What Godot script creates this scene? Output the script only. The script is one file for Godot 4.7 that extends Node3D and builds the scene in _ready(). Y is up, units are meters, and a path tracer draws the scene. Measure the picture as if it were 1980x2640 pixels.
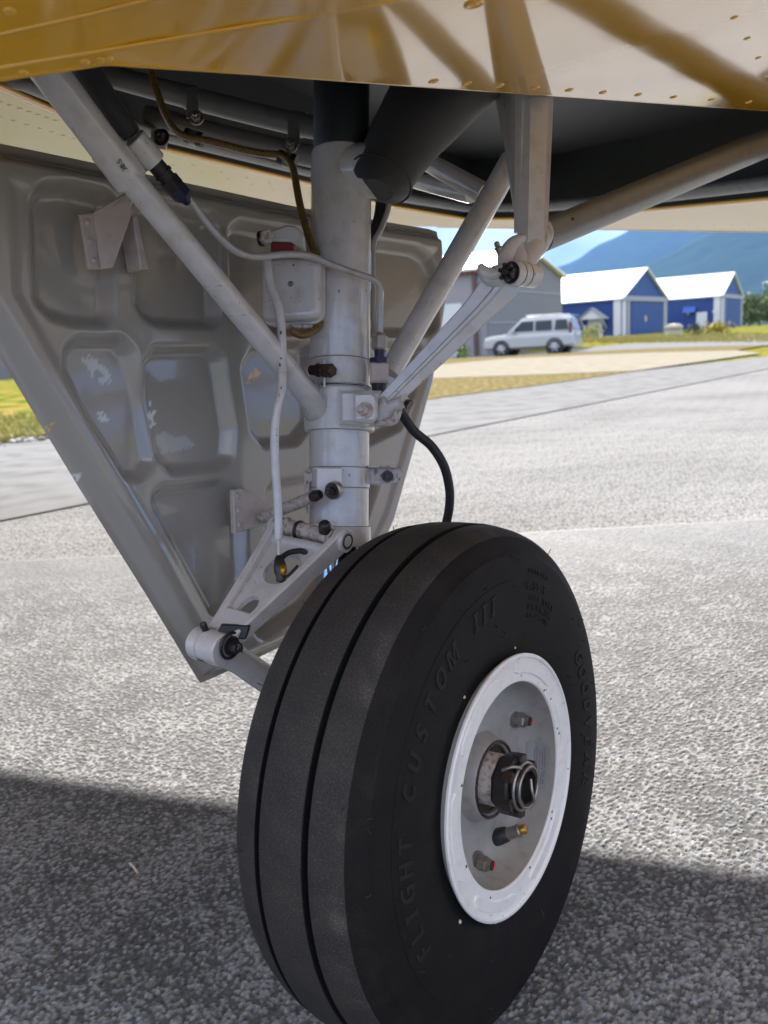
extends Node3D
# Main landing gear of a small yellow airplane on an airfield, hangars and mountains behind.

const FOC := 2135.0          # focal length in the photograph's pixels (1980 x 2640)
const CAM := Vector3(0, 0.667, 0)
var cb: Basis
var rng := RandomNumberGenerator.new()
var mats := {}
var base := Vector3.ZERO     # where the current thing stands; its parts are built round it


# ------------------------------------------------------------------ shapes
class Shape:
	var v := PackedVector3Array()
	var n := PackedVector3Array()
	var c := PackedColorArray()
	var i := PackedInt32Array()
	var tint := Color.WHITE
	var tinted := false

	func tri(p: Vector3, q: Vector3, r: Vector3) -> void:       # counter-clockwise from outside
		var m := (q - p).cross(r - p).normalized()
		var k := v.size()
		for x in [p, q, r]:
			v.append(x); n.append(m); c.append(tint)
		i.append_array(PackedInt32Array([k, k + 2, k + 1]))

	func quad(p: Vector3, q: Vector3, r: Vector3, s: Vector3) -> void:
		var m := (r - p).cross(s - q).normalized()
		var k := v.size()
		for x in [p, q, r, s]:
			v.append(x); n.append(m); c.append(tint)
		i.append_array(PackedInt32Array([k, k + 2, k + 1, k, k + 3, k + 2]))

	func strip(a: PackedVector3Array, na: PackedVector3Array, b: PackedVector3Array, nb: PackedVector3Array) -> void:
		var k := v.size()
		var m := a.size()
		v.append_array(a); v.append_array(b); n.append_array(na); n.append_array(nb)
		for j in 2 * m: c.append(tint)
		for j in m - 1:
			i.append_array(PackedInt32Array([k + j, k + m + j + 1, k + j + 1, k + j, k + m + j, k + m + j + 1]))

	# a turned shape: profile of (along, radius), outside on the left when going along the axis
	func lathe(o: Vector3, axis: Vector3, profile: Array, sides := 32, crease := 40.0, start := 0.0, sweep := TAU, facet := false) -> void:
		var ax := axis.normalized()
		var e1 := ax.cross(Vector3.UP if absf(ax.y) < 0.9 else Vector3.RIGHT).normalized()
		var e2 := ax.cross(e1)
		var seg := []
		for k in profile.size() - 1:
			var d: Vector2 = profile[k + 1] - profile[k]
			seg.append(Vector2(-d.y, d.x).normalized())
		for k in profile.size() - 1:
			var p: Vector2 = profile[k]
			var q: Vector2 = profile[k + 1]
			if p.is_equal_approx(q): continue
			var n0: Vector2 = seg[k]
			var n1: Vector2 = seg[k]
			if k > 0 and absf(rad_to_deg(seg[k].angle_to(seg[k - 1]))) < crease: n0 = (seg[k] + seg[k - 1]).normalized()
			if k < seg.size() - 1 and absf(rad_to_deg(seg[k].angle_to(seg[k + 1]))) < crease: n1 = (seg[k] + seg[k + 1]).normalized()
			var A := PackedVector3Array()
			var B := PackedVector3Array()
			var NA := PackedVector3Array()
			var NB := PackedVector3Array()
			for j in sides + 1:
				var t := start + sweep * j / sides
				var w := e1 * cos(t) + e2 * sin(t)
				A.append(o + ax * p.x + w * p.y); B.append(o + ax * q.x + w * q.y)
				NA.append((ax * n0.x + w * n0.y).normalized()); NB.append((ax * n1.x + w * n1.y).normalized())
			if facet:
				for j in sides: quad(A[j], A[j + 1], B[j + 1], B[j])
			else:
				strip(A, NA, B, NB)

	# a tube along points; radii one per point or one number; square-ish sections with squash
	func tube(pts: Array, radii, sides := 16, caps := true, facet := false, twist := 0.0, squash := 1.0) -> void:
		var t: Vector3 = (pts[1] - pts[0]).normalized()
		var e1 := t.cross(Vector3.UP if absf(t.y) < 0.9 else Vector3.RIGHT).normalized()
		var pr := PackedVector3Array()
		var pn := PackedVector3Array()
		for k in pts.size():
			var t2: Vector3 = (pts[mini(k + 1, pts.size() - 1)] - pts[maxi(k - 1, 0)]).normalized()
			e1 = (e1 - t2 * e1.dot(t2)).normalized()
			var e2 := t2.cross(e1)
			var r: float = radii[k] if radii is Array else radii
			var ring := PackedVector3Array()
			var rn := PackedVector3Array()
			for j in sides + 1:
				var a := TAU * j / sides + twist
				var w := e1 * cos(a) + e2 * sin(a) * squash
				ring.append(pts[k] + w * r); rn.append((e1 * cos(a) * squash + e2 * sin(a)).normalized())
			if k > 0:
				if facet:
					for j in sides: quad(pr[j], pr[j + 1], ring[j + 1], ring[j])
				else:
					strip(pr, pn, ring, rn)
			if caps and (k == 0 or k == pts.size() - 1):
				for j in sides:
					if k == 0: tri(pts[k], ring[j + 1], ring[j])
					else: tri(pts[k], ring[j], ring[j + 1])
			pr = ring; pn = rn

	func box(m: Transform3D, size: Vector3, bevel := 0.0) -> void:
		var h := size / 2
		var poly := PackedVector2Array([Vector2(-h.x, -h.y), Vector2(h.x, -h.y), Vector2(h.x, h.y), Vector2(-h.x, h.y)])
		prism(poly, m * Vector3(0, 0, -h.z), m.basis.x.normalized(), m.basis.y.normalized(), size.z, bevel, bevel > 0)

	# polygon pushed out along bx cross by
	func prism(poly_in: PackedVector2Array, o: Vector3, bx: Vector3, by: Vector3, depth: float, bevel := 0.0, back_bevel := false, holes := []) -> void:
		var bz := bx.cross(by).normalized()
		var poly := Shape.turn(poly_in)
		var inner := Shape.inset(poly, bevel) if bevel > 0 else poly
		var at := func(p: Vector2, z: float) -> Vector3: return o + bx * p.x + by * p.y + bz * z
		var face := inner
		var face_back := inner if back_bevel else poly
		for hole in holes:
			var h := Shape.turn(hole)
			face = Shape.keyhole(face, h)
			face_back = Shape.keyhole(face_back, h)
			for k in h.size():
				var p := h[k]
				var q := h[(k + 1) % h.size()]
				quad(at.call(q, 0.0), at.call(p, 0.0), at.call(p, depth), at.call(q, depth))
		for side in 2:
			var f: PackedVector2Array = face if side == 1 else face_back
			var ids := Geometry2D.triangulate_polygon(f)
			for k in range(0, ids.size(), 3):
				var p := f[ids[k]]
				var q := f[ids[k + 1]]
				var r := f[ids[k + 2]]
				if (q - p).cross(r - p) < 0:
					var s := q; q = r; r = s
				if side == 1: tri(at.call(p, depth), at.call(q, depth), at.call(r, depth))
				else: tri(at.call(p, 0.0), at.call(r, 0.0), at.call(q, 0.0))
		var z0 := bevel if back_bevel else 0.0
		for k in poly.size():
			var l := (k + 1) % poly.size()
			quad(at.call(poly[k], z0), at.call(poly[l], z0), at.call(poly[l], depth - bevel), at.call(poly[k], depth - bevel))
			if bevel > 0:
				quad(at.call(poly[k], depth - bevel), at.call(poly[l], depth - bevel), at.call(inner[l], depth), at.call(inner[k], depth))
				if back_bevel: quad(at.call(inner[k], 0.0), at.call(inner[l], 0.0), at.call(poly[l], z0), at.call(poly[k], z0))

	static func turn(p: PackedVector2Array) -> PackedVector2Array:
		var a := 0.0
		for k in p.size(): a += p[k].cross(p[(k + 1) % p.size()])
		var q := p.duplicate()
		if a < 0: q.reverse()
		return q

	static func inset(p: PackedVector2Array, d: float) -> PackedVector2Array:
		var out := PackedVector2Array()
		for k in p.size():
			var a := (p[k] - p[k - 1 if k > 0 else p.size() - 1]).normalized()
			var b := (p[(k + 1) % p.size()] - p[k]).normalized()
			var na := Vector2(-a.y, a.x)
			var nb := Vector2(-b.y, b.x)
			var m := (na + nb).normalized()
			out.append(p[k] + m * d / maxf(0.35, m.dot(na)))
		return out

	static func keyhole(p: PackedVector2Array, h: PackedVector2Array) -> PackedVector2Array:
		var best := INF
		var bi := 0
		var bj := 0
		for a in p.size():
			for b in h.size():
				var d := p[a].distance_squared_to(h[b])
				if d < best: best = d; bi = a; bj = b
		var out := PackedVector2Array()
		for a in bi + 1: out.append(p[a])
		for b in h.size() + 1: out.append(h[posmod(bj - b, h.size())] + (Vector2(1e-6, 1e-6) if b == h.size() else Vector2.ZERO))
		out.append(p[bi] + Vector2(1e-6, 1e-6))
		for a in range(bi + 1, p.size()): out.append(p[a])
		return out

	func dome(o: Vector3, up: Vector3, r: float, h: float, sides := 12) -> void:
		var pr := []
		for k in 5:
			var a := PI / 2 * k / 4
			pr.append(Vector2(h * sin(a), r * cos(a)))
		lathe(o, up, pr, sides, 60)

	func ring(o: Vector3, axis: Vector3, R: float, r: float, sides := 28) -> void:
		var pr := []
		for k in 9:
			var a := TAU * k / 8
			pr.append(Vector2(-cos(a) * r, R + sin(a) * r))
		lathe(o, axis, pr, sides, 70)

	func hexnut(o: Vector3, axis: Vector3, r: float, h: float) -> void:
		lathe(o, axis, [Vector2(0, 0), Vector2(0, r), Vector2(h * 0.85, r), Vector2(h, r * 0.86), Vector2(h, 0)], 6, 1, 0.3, TAU, true)

	func mesh() -> ArrayMesh:
		var arr := []
		arr.resize(Mesh.ARRAY_MAX)
		arr[Mesh.ARRAY_VERTEX] = v
		arr[Mesh.ARRAY_NORMAL] = n
		if tinted: arr[Mesh.ARRAY_COLOR] = c
		arr[Mesh.ARRAY_INDEX] = i
		var m := ArrayMesh.new()
		m.add_surface_from_arrays(Mesh.PRIMITIVE_TRIANGLES, arr)
		return m


# ------------------------------------------------------------------ helpers
func at(sx: float, sy: float, d: float) -> Vector3:
	return CAM + cb * Vector3((sx - 990.0) / FOC * d, -(sy - 1320.0) / FOC * d, -d)

func ats(list: Array) -> Array:                   # [[sx, sy, d], ...] to points
	var out := []
	for p in list: out.append(at(p[0], p[1], p[2]))
	return out

func sight(sx: float, sy: float) -> Vector3:
	return cb * Vector3((sx - 990.0) / FOC, -(sy - 1320.0) / FOC, -1)

func on_plane(sx: float, sy: float, o: Vector3, nrm: Vector3) -> Vector3:
	var r := sight(sx, sy)
	return CAM + r * ((o - CAM).dot(nrm) / r.dot(nrm))

# the lie of the land: flat round the airplane, gently uneven far off
func land(x: float, z: float) -> float:
	var h := 0.0
	for b in [[9.5, -46.0, 11.0, -0.24], [7.0, -56.0, 9.0, -0.3], [50.0, -122.0, 26.0, 0.5], [29.0, -101.0, 14.0, 0.1]]:
		var q: float = ((x - b[0]) ** 2 + (z - b[1]) ** 2) / (b[2] * b[2])
		h += b[3] * exp(-q)
	return h

func ground(sx: float, sy: float, lift := 0.0) -> Vector3:
	var r := sight(sx, sy)
	var y := 0.0
	var p := Vector3.ZERO
	for k in 12:
		p = CAM + r * ((y - CAM.y) / minf(r.y, -0.0012))
		y = lerpf(y, land(p.x, p.z), 0.7)
	p.y = land(p.x, p.z) + lift
	return p

func curve(pts: Array, steps := 6) -> Array:       # smooth line through the points
	var out := []
	for k in pts.size() - 1:
		var p0 = pts[maxi(k - 1, 0)]
		var p1 = pts[k]
		var p2 = pts[k + 1]
		var p3 = pts[mini(k + 2, pts.size() - 1)]
		for s in steps:
			out.append(p1.cubic_interpolate(p2, p0, p3, float(s) / steps))
	out.append(pts[-1])
	return out

func poly2(list: Array) -> PackedVector2Array:
	var p := PackedVector2Array()
	for q in list: p.append(Vector2(q[0], q[1]))
	return p

func thing(called: String, label: String, category: String, where: Vector3, group := "") -> Node3D:
	var o := Node3D.new()
	o.name = called
	add_child(o, true)
	o.position = where
	tag(o, label, category, group)
	base = where
	return o

func tag(o: Node3D, label: String, category: String, group := "") -> void:
	o.set_meta("label", label)
	o.set_meta("category", category)
	if group: o.set_meta("group", group)

func part(called: String, s: Shape, m: Material, parent: Node3D, label := "") -> MeshInstance3D:
	var o := MeshInstance3D.new()
	o.name = called
	o.mesh = s.mesh()
	o.material_override = m
	parent.add_child(o, true)
	if parent.get_parent() == self: o.position = -base      # shapes are laid out in world coordinates
	if label: o.set_meta("label", label)
	return o

func placed(called: String, mesh: Mesh, m: Material, parent: Node3D, t: Transform3D) -> MeshInstance3D:   # a shared mesh put somewhere
	var o := MeshInstance3D.new()
	o.name = called
	o.mesh = mesh
	o.material_override = m
	parent.add_child(o, true)
	o.transform = t
	if parent.get_parent() == self: o.position -= base
	return o

func struct(called: String, s: Shape, m: Material, kind := "structure") -> MeshInstance3D:
	var o := MeshInstance3D.new()
	o.name = called
	o.mesh = s.mesh()
	o.material_override = m
	add_child(o, true)
	o.set_meta("kind", kind)
	return o

func facing(o: Vector3, up: Vector3) -> Transform3D:        # y axis along up
	var y := up.normalized()
	var x := y.cross(Vector3.FORWARD if absf(y.z) < 0.9 else Vector3.RIGHT).normalized()
	return Transform3D(Basis(x, y, x.cross(y)), o)

func noise_tex(sd: int, freq: float, stops: Array, kind := FastNoiseLite.TYPE_SIMPLEX_SMOOTH, size := 512, octaves := 4, cell := FastNoiseLite.RETURN_DISTANCE) -> NoiseTexture2D:
	var f := FastNoiseLite.new()
	f.seed = sd
	f.noise_type = kind
	f.frequency = freq
	f.fractal_octaves = octaves
	f.cellular_return_type = cell
	if kind == FastNoiseLite.TYPE_CELLULAR: f.fractal_type = FastNoiseLite.FRACTAL_NONE
	var t := NoiseTexture2D.new()
	t.width = size
	t.height = size
	t.seamless = true
	t.noise = f
	if stops.size():
		var g := Gradient.new()
		var off := PackedFloat32Array()
		var col := PackedColorArray()
		for s in stops:
			off.append(s[0])
			col.append(s[1] if s[1] is Color else Color(s[1], s[1], s[1]))
		g.offsets = off
		g.colors = col
		t.color_ramp = g
	return t

func mat(called: String, lin: Color, rough: float, metal := 0.0) -> StandardMaterial3D:
	var m := StandardMaterial3D.new()
	m.resource_name = called
	m.albedo_color = lin.linear_to_srgb()
	m.roughness = rough
	m.metallic = metal
	mats[called] = m
	return m

func tri_map(m: StandardMaterial3D, scale: float) -> void:
	m.uv1_triplanar = true
	m.uv1_scale = Vector3.ONE * scale
	m.texture_repeat = true


# ------------------------------------------------------------------ materials
func make_materials() -> void:
	var grey := func(x: float) -> Color: return Color(x, x, x)
	# streaks and grime: white keeps the paint, darker marks dirt
	var grime := noise_tex(3, 0.012, [[0.0, Color(0.84, 0.81, 0.78)], [0.3, Color(0.95, 0.94, 0.93)], [0.5, Color(1, 1, 1)], [1.0, Color(0.98, 0.97, 0.97)]], FastNoiseLite.TYPE_SIMPLEX_SMOOTH, 512, 6)
	var chips := noise_tex(8, 0.045, [[0.0, Color(0.1, 0.08, 0.07)], [0.075, Color(0.16, 0.13, 0.1)], [0.1, Color(1, 1, 1)], [1.0, Color(1, 1, 1)]], FastNoiseLite.TYPE_SIMPLEX_SMOOTH, 512, 3)
	var wob := noise_tex(5, 0.03, [], FastNoiseLite.TYPE_SIMPLEX_SMOOTH, 512, 3)
	var m := mat("gear_paint", Color(0.625, 0.6, 0.575), 0.3)
	m.albedo_texture = grime; tri_map(m, 5.0)
	m.detail_enabled = true; m.detail_albedo = chips; m.detail_blend_mode = BaseMaterial3D.BLEND_MODE_MUL
	m.clearcoat_enabled = true; m.clearcoat = 0.9; m.clearcoat_roughness = 0.06
	m = mat("dirty_paint", Color(0.6, 0.54, 0.5), 0.42)
	m.albedo_texture = noise_tex(13, 0.02, [[0.0, Color(0.3, 0.25, 0.21)], [0.24, Color(0.62, 0.55, 0.5)], [0.42, Color(0.95, 0.93, 0.91)], [1.0, Color(1, 1, 1)]], FastNoiseLite.TYPE_SIMPLEX_SMOOTH, 512, 6)
	tri_map(m, 12.0)
	m = mat("door_paint", Color(1, 1, 1), 0.26)
	m.vertex_color_use_as_albedo = true
	m.clearcoat_enabled = true; m.clearcoat = 1.0; m.clearcoat_roughness = 0.08
	m = mat("bracket_paint", Color(0.56, 0.48, 0.43), 0.35)
	m.albedo_texture = grime; tri_map(m, 8.0)
	m = mat("rim_paint", Color(0.86, 0.825, 0.765), 0.3)
	m.albedo_texture = noise_tex(21, 0.02, [[0.0, Color(0.88, 0.86, 0.83)], [0.25, Color(0.97, 0.965, 0.96)], [0.45, Color(1, 1, 1)], [1.0, Color(1, 1, 1)]], FastNoiseLite.TYPE_SIMPLEX_SMOOTH, 512, 6)
	tri_map(m, 6.0)
	m.clearcoat_enabled = true; m.clearcoat = 0.3; m.clearcoat_roughness = 0.3
	m = mat("shaded_bowl_paint", Color(0.36, 0.335, 0.3), 0.42)  # rim paint darkened: the shade inside the bowl is put into its colour
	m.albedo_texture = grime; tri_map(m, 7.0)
	m = mat("wing_paint", Color(0.87, 0.45, 0.008), 0.1)
	m.metallic_specular = 0.7
	m.clearcoat_enabled = true; m.clearcoat = 1.0; m.clearcoat_roughness = 0.06
	m.heightmap_enabled = true; m.heightmap_texture = noise_tex(31, 0.006, [], FastNoiseLite.TYPE_SIMPLEX_SMOOTH, 512, 2); m.heightmap_scale = 0.12
	tri_map(m, 1.2)
	m = mat("far_wing_paint", Color(0.74, 0.6, 0.36), 0.4)
	m.clearcoat_enabled = true; m.clearcoat = 0.6; m.clearcoat_roughness = 0.25
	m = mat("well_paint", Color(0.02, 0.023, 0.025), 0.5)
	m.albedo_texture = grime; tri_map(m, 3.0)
	m = mat("tube_paint", Color(0.17, 0.18, 0.185), 0.35)
	m.albedo_texture = grime; tri_map(m, 5.0)
	m = mat("pipe_paint", Color(0.42, 0.4, 0.385), 0.3)
	m.albedo_texture = grime; tri_map(m, 5.0)
	m.clearcoat_enabled = true; m.clearcoat = 0.8; m.clearcoat_roughness = 0.08
	m = mat("tyre_rubber", Color(1, 1, 1), 0.72)
	m.vertex_color_use_as_albedo = true
	m.albedo_texture = noise_tex(41, 0.16, [[0.0, 0.39], [0.5, 0.45], [0.76, 0.48], [0.82, 0.8], [1.0, 1.0]], FastNoiseLite.TYPE_SIMPLEX, 1024, 3)
	tri_map(m, 3.0)
	m.heightmap_enabled = true; m.heightmap_texture = noise_tex(42, 0.2, [], FastNoiseLite.TYPE_SIMPLEX, 512, 3); m.heightmap_scale = 0.03
	m.metallic_specular = 0.35
	m = mat("tyre_letter", Color(0.02, 0.0165, 0.014), 0.7)
	m.metallic_specular = 0.35
	m = mat("black_rubber", Color(0.018, 0.018, 0.019), 0.5)
	m = mat("boot_canvas", Color(0.05, 0.048, 0.048), 0.55)
	m.heightmap_enabled = true; m.heightmap_texture = noise_tex(51, 0.12, [], FastNoiseLite.TYPE_CELLULAR, 512); m.heightmap_scale = 0.05; tri_map(m, 14.0)
	m.rim_enabled = true; m.rim = 0.4
	m = mat("grease", Color(0.022, 0.018, 0.016), 0.3)
	m.heightmap_enabled = true; m.heightmap_texture = wob; m.heightmap_scale = 0.03; tri_map(m, 25.0)
	m = mat("rusty_steel", Color(0.075, 0.05, 0.04), 0.45, 0.35)
	m.albedo_texture = noise_tex(61, 0.03, [[0.0, Color(0.25, 0.16, 0.11)], [0.45, Color(0.7, 0.5, 0.42)], [0.6, Color(1, 1, 1)], [1.0, Color(1, 1, 1)]], FastNoiseLite.TYPE_SIMPLEX_SMOOTH, 512, 5); tri_map(m, 25.0)
	m = mat("steel", Color(0.36, 0.33, 0.29), 0.35, 0.85)
	m.albedo_texture = grime; tri_map(m, 20.0)
	m = mat("chrome", Color(0.62, 0.65, 0.7), 0.1, 1.0)
	m = mat("brass", Color(0.45, 0.24, 0.04), 0.35, 0.8)
	m = mat("anodised_blue", Color(0.03, 0.034, 0.07), 0.35, 0.4)
	m = mat("amber_hose", Color(0.3, 0.21, 0.075), 0.35)
	m.albedo_texture = noise_tex(71, 0.04, [[0.0, Color(0.3, 0.24, 0.16)], [0.5, Color(0.8, 0.75, 0.65)], [1.0, Color(1, 1, 1)]], FastNoiseLite.TYPE_SIMPLEX_SMOOTH, 256, 4); tri_map(m, 30.0)
	m = mat("red_part", Color(0.2, 0.02, 0.02), 0.5)
	m = mat("red_mark", Color(0.8, 0.015, 0.02), 0.5)
	m = mat("decal", Color(0.3, 0.295, 0.29), 0.4)
	m.clearcoat_enabled = true; m.clearcoat = 0.3
	m = mat("print_grey", Color(0.2, 0.17, 0.17), 0.5)
	m = mat("seam_dirt", Color(0.28, 0.245, 0.22), 0.7)
	m = mat("ink", Color(0.08, 0.075, 0.075), 0.6)
	# ground
	m = mat("asphalt_near", Color(1, 1, 1), 0.8)
	m.metallic_specular = 0.2
	m.vertex_color_use_as_albedo = true
	m = mat("asphalt", Color(0.325, 0.328, 0.33), 0.85)
	m.specular_mode = BaseMaterial3D.SPECULAR_DISABLED
	m.metallic_specular = 0.2
	m.albedo_texture = noise_tex(81, 0.06, [[0.0, 0.42], [0.35, 0.75], [0.6, 0.95], [1.0, Color(1, 0.98, 0.95)]], FastNoiseLite.TYPE_CELLULAR, 1024, 1, FastNoiseLite.RETURN_CELL_VALUE)
	m.heightmap_enabled = true; m.heightmap_texture = noise_tex(82, 0.06, [], FastNoiseLite.TYPE_CELLULAR, 1024); m.heightmap_scale = 0.06
	m.uv1_world_triplanar = true; tri_map(m, 3.3)
	m.detail_enabled = true; m.detail_blend_mode = BaseMaterial3D.BLEND_MODE_MUL; m.detail_uv_layer = BaseMaterial3D.DETAIL_UV_2
	m.detail_albedo = noise_tex(83, 0.01, [[0.0, 0.86], [0.5, 0.95], [1.0, 1.0]], FastNoiseLite.TYPE_SIMPLEX_SMOOTH, 512, 5)
	m.uv2_triplanar = true; m.uv2_world_triplanar = true; m.uv2_scale = Vector3.ONE * 0.12
	m = mat("asphalt_lane", Color(0.205, 0.206, 0.207), 0.85)
	m.specular_mode = BaseMaterial3D.SPECULAR_DISABLED
	m.metallic_specular = 0.2
	m.albedo_texture = noise_tex(85, 0.02, [[0.0, 0.8], [0.5, 0.93], [1.0, 1.0]], FastNoiseLite.TYPE_SIMPLEX_SMOOTH, 512, 6)
	m.uv1_world_triplanar = true; tri_map(m, 0.25)
	m = mat("joint", Color(0.14, 0.14, 0.14), 0.9)
	m.specular_mode = BaseMaterial3D.SPECULAR_DISABLED
	m = mat("concrete", Color(0.27, 0.25, 0.2), 0.85)
	m.specular_mode = BaseMaterial3D.SPECULAR_DISABLED
	m.metallic_specular = 0.2
	m.albedo_texture = noise_tex(86, 0.02, [[0.0, 0.85], [1.0, 1.0]]); m.uv1_world_triplanar = true; tri_map(m, 0.2)
	m = mat("dirt", Color(0.19, 0.15, 0.095), 0.95)
	m.specular_mode = BaseMaterial3D.SPECULAR_DISABLED
	m.metallic_specular = 0.2
	m.albedo_texture = noise_tex(87, 0.03, [[0.0, Color(0.6, 0.6, 0.5)], [0.45, Color(0.8, 0.85, 0.6)], [0.6, Color(1, 1, 1)], [1.0, Color(1, 1, 1)]], FastNoiseLite.TYPE_SIMPLEX_SMOOTH, 512, 6); m.uv1_world_triplanar = true; tri_map(m, 0.5)
	m = mat("grass_ground", Color(0.22, 0.21, 0.08), 0.95)
	m.specular_mode = BaseMaterial3D.SPECULAR_DISABLED
	m.metallic_specular = 0.2
	m.albedo_texture = noise_tex(88, 0.02, [[0.0, Color(0.35, 0.62, 0.3)], [0.4, Color(0.65, 0.8, 0.5)], [0.55, Color(1, 0.9, 0.8)], [1.0, Color(1, 0.85, 0.7)]], FastNoiseLite.TYPE_SIMPLEX_SMOOTH, 512, 6); m.uv1_world_triplanar = true; tri_map(m, 0.11)
	m = mat("grass_blade", Color(1, 1, 1), 0.8)
	m.vertex_color_use_as_albedo = true
	m.backlight_enabled = true; m.backlight = Color(0.2, 0.2, 0.04)
	m = mat("gravel", Color(0.34, 0.33, 0.31), 0.9)
	m.vertex_color_use_as_albedo = true
	m = mat("leaf", Color(1, 1, 1), 0.7)
	m.vertex_color_use_as_albedo = true
	m.backlight_enabled = true; m.backlight = Color(0.12, 0.16, 0.03)
	m = mat("bark", Color(0.1, 0.08, 0.06), 0.9)
	m = mat("straw", Color(0.6, 0.53, 0.36), 0.7)
	m = mat("mountain", Color(0.035, 0.062, 0.06), 0.95)
	m.specular_mode = BaseMaterial3D.SPECULAR_DISABLED
	m.albedo_texture = noise_tex(91, 0.02, [[0.0, Color(0.8, 0.8, 0.8)], [0.5, Color(1, 1, 1)], [1.0, Color(1.0, 1.0, 0.95)]], FastNoiseLite.TYPE_SIMPLEX_SMOOTH, 512, 6); m.uv1_world_triplanar = true; tri_map(m, 0.0006)
	# buildings and car
	var rib := Image.create(64, 8, false, Image.FORMAT_RGB8)
	for x in 64:
		for y in 8:
			var k := clampf(absf(fmod(x, 32.0) - 16.0) / 3.0 - 2.0, 0.0, 1.0)
			rib.set_pixel(x, y, Color(k, k, k))
	var ribs := ImageTexture.create_from_image(rib)
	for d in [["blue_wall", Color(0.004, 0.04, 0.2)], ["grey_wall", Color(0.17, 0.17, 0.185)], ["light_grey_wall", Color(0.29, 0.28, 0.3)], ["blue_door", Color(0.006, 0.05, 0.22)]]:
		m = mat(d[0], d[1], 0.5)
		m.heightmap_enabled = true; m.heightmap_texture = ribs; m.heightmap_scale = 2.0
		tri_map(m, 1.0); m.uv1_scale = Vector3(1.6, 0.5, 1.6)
	m = mat("white_roof", Color(0.8, 0.82, 0.82), 0.45)
	m = mat("white_trim", Color(0.62, 0.64, 0.67), 0.5)
	m = mat("grey_trim", Color(0.3, 0.33, 0.38), 0.5)
	m = mat("red_trim", Color(0.2, 0.035, 0.035), 0.5)
	m = mat("brown_trim", Color(0.1, 0.055, 0.05), 0.5)
	m = mat("awning", Color(0.03, 0.1, 0.38), 0.6)
	m = mat("tan_sign", Color(0.5, 0.4, 0.27), 0.6)
	m = mat("car_paint", Color(0.42, 0.44, 0.46), 0.25)
	m.clearcoat_enabled = true; m.clearcoat = 1.0; m.clearcoat_roughness = 0.05
	m = mat("car_glass", Color(0.025, 0.035, 0.04), 0.05)
	m = mat("car_dark", Color(0.02, 0.02, 0.022), 0.6)
	m = mat("car_tail", Color(0.12, 0.012, 0.016), 0.2)
	m = mat("alloy", Color(0.5, 0.51, 0.53), 0.3, 0.8)
	m = mat("stone", Color(0.38, 0.36, 0.3), 0.9)


# ------------------------------------------------------------------ build
func _ready() -> void:
	rng.seed = 20
	# camera: level of the wheel's top, pitched a little down and rolled as the phone was held
	cb = Basis(Vector3.RIGHT, deg_to_rad(-11.37)) * Basis(Vector3.BACK, deg_to_rad(-3.2))
	var cam := Camera3D.new()
	cam.name = "camera"
	add_child(cam)
	cam.position = CAM
	cam.basis = cb
	cam.near = 0.05
	cam.far = 30000.0
	cam.fov = rad_to_deg(2.0 * atan(1320.0 / FOC))
	var lens := CameraAttributesPhysical.new()
	lens.frustum_focal_length = 12.0 * FOC / 1320.0
	lens.frustum_focus_distance = 0.86
	lens.frustum_far = 30000.0
	lens.exposure_aperture = 5.6
	cam.attributes = lens
	cam.current = true
	var env := Environment.new()
	env.tonemap_mode = Environment.TONE_MAPPER_LINEAR
	env.tonemap_exposure = 3.75
	env.background_mode = Environment.BG_SKY
	var sky_m := ProceduralSkyMaterial.new()
	sky_m.sky_top_color = Color(0.635, 0.63, 0.63)
	sky_m.sky_horizon_color = Color(0.2, 0.3, 0.45)
	sky_m.sky_curve = 0.35
	sky_m.ground_horizon_color = Color(0.4, 0.45, 0.5)
	sky_m.ground_bottom_color = Color(0.3, 0.3, 0.3)
	sky_m.sky_cover = noise_tex(101, 0.008, [[0.0, Color(1, 1, 1, 0)], [0.5, Color(1, 1, 1, 0.0)], [0.66, Color(1, 1, 1, 0.55)], [1.0, Color(1, 1, 1, 0.8)]], FastNoiseLite.TYPE_SIMPLEX_SMOOTH, 1024, 5)
	sky_m.sky_cover_modulate = Color(0.45, 0.47, 0.5)
	var sky := Sky.new()
	sky.sky_material = sky_m
	env.sky = sky
	env.background_energy_multiplier = 1.5
	env.sdfgi_enabled = true
	env.ssao_enabled = true
	env.ssil_enabled = true
	env.fog_enabled = true
	env.fog_density = 0.000052
	env.fog_light_color = Color(0.42, 0.6, 0.86)
	var we := WorldEnvironment.new()
	we.name = "environment"
	we.environment = env
	add_child(we)
	var sun := DirectionalLight3D.new()
	sun.name = "sun"
	sun.light_energy = 1.5
	sun.light_color = Color(1.0, 0.975, 0.945)
	sun.light_angular_distance = 0.5
	sun.shadow_enabled = true
	add_child(sun)
	sun.look_at_from_position(Vector3(0.1, 1.0, -1.92), Vector3.ZERO)
	make_materials()
	build_ground()
	build_mountains()
	build_hangars()
	build_plants()
	build_car()
	build_airplane()
	var f := Shape.new()
	var s0 := ground(336, 2233, 0.004)
	var s1 := ground(356, 2262, 0.007)
	f.tube([s0, (s0 + s1) / 2 + Vector3(0, 0.002, 0), s1], 0.0016, 6)
	base = Vector3.ZERO
	var straw := struct("straw", f, mats.straw)
	straw.remove_meta("kind")
	tag(straw, "short pale piece of straw lying on the shaded asphalt left of the tyre", "straw")


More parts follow.
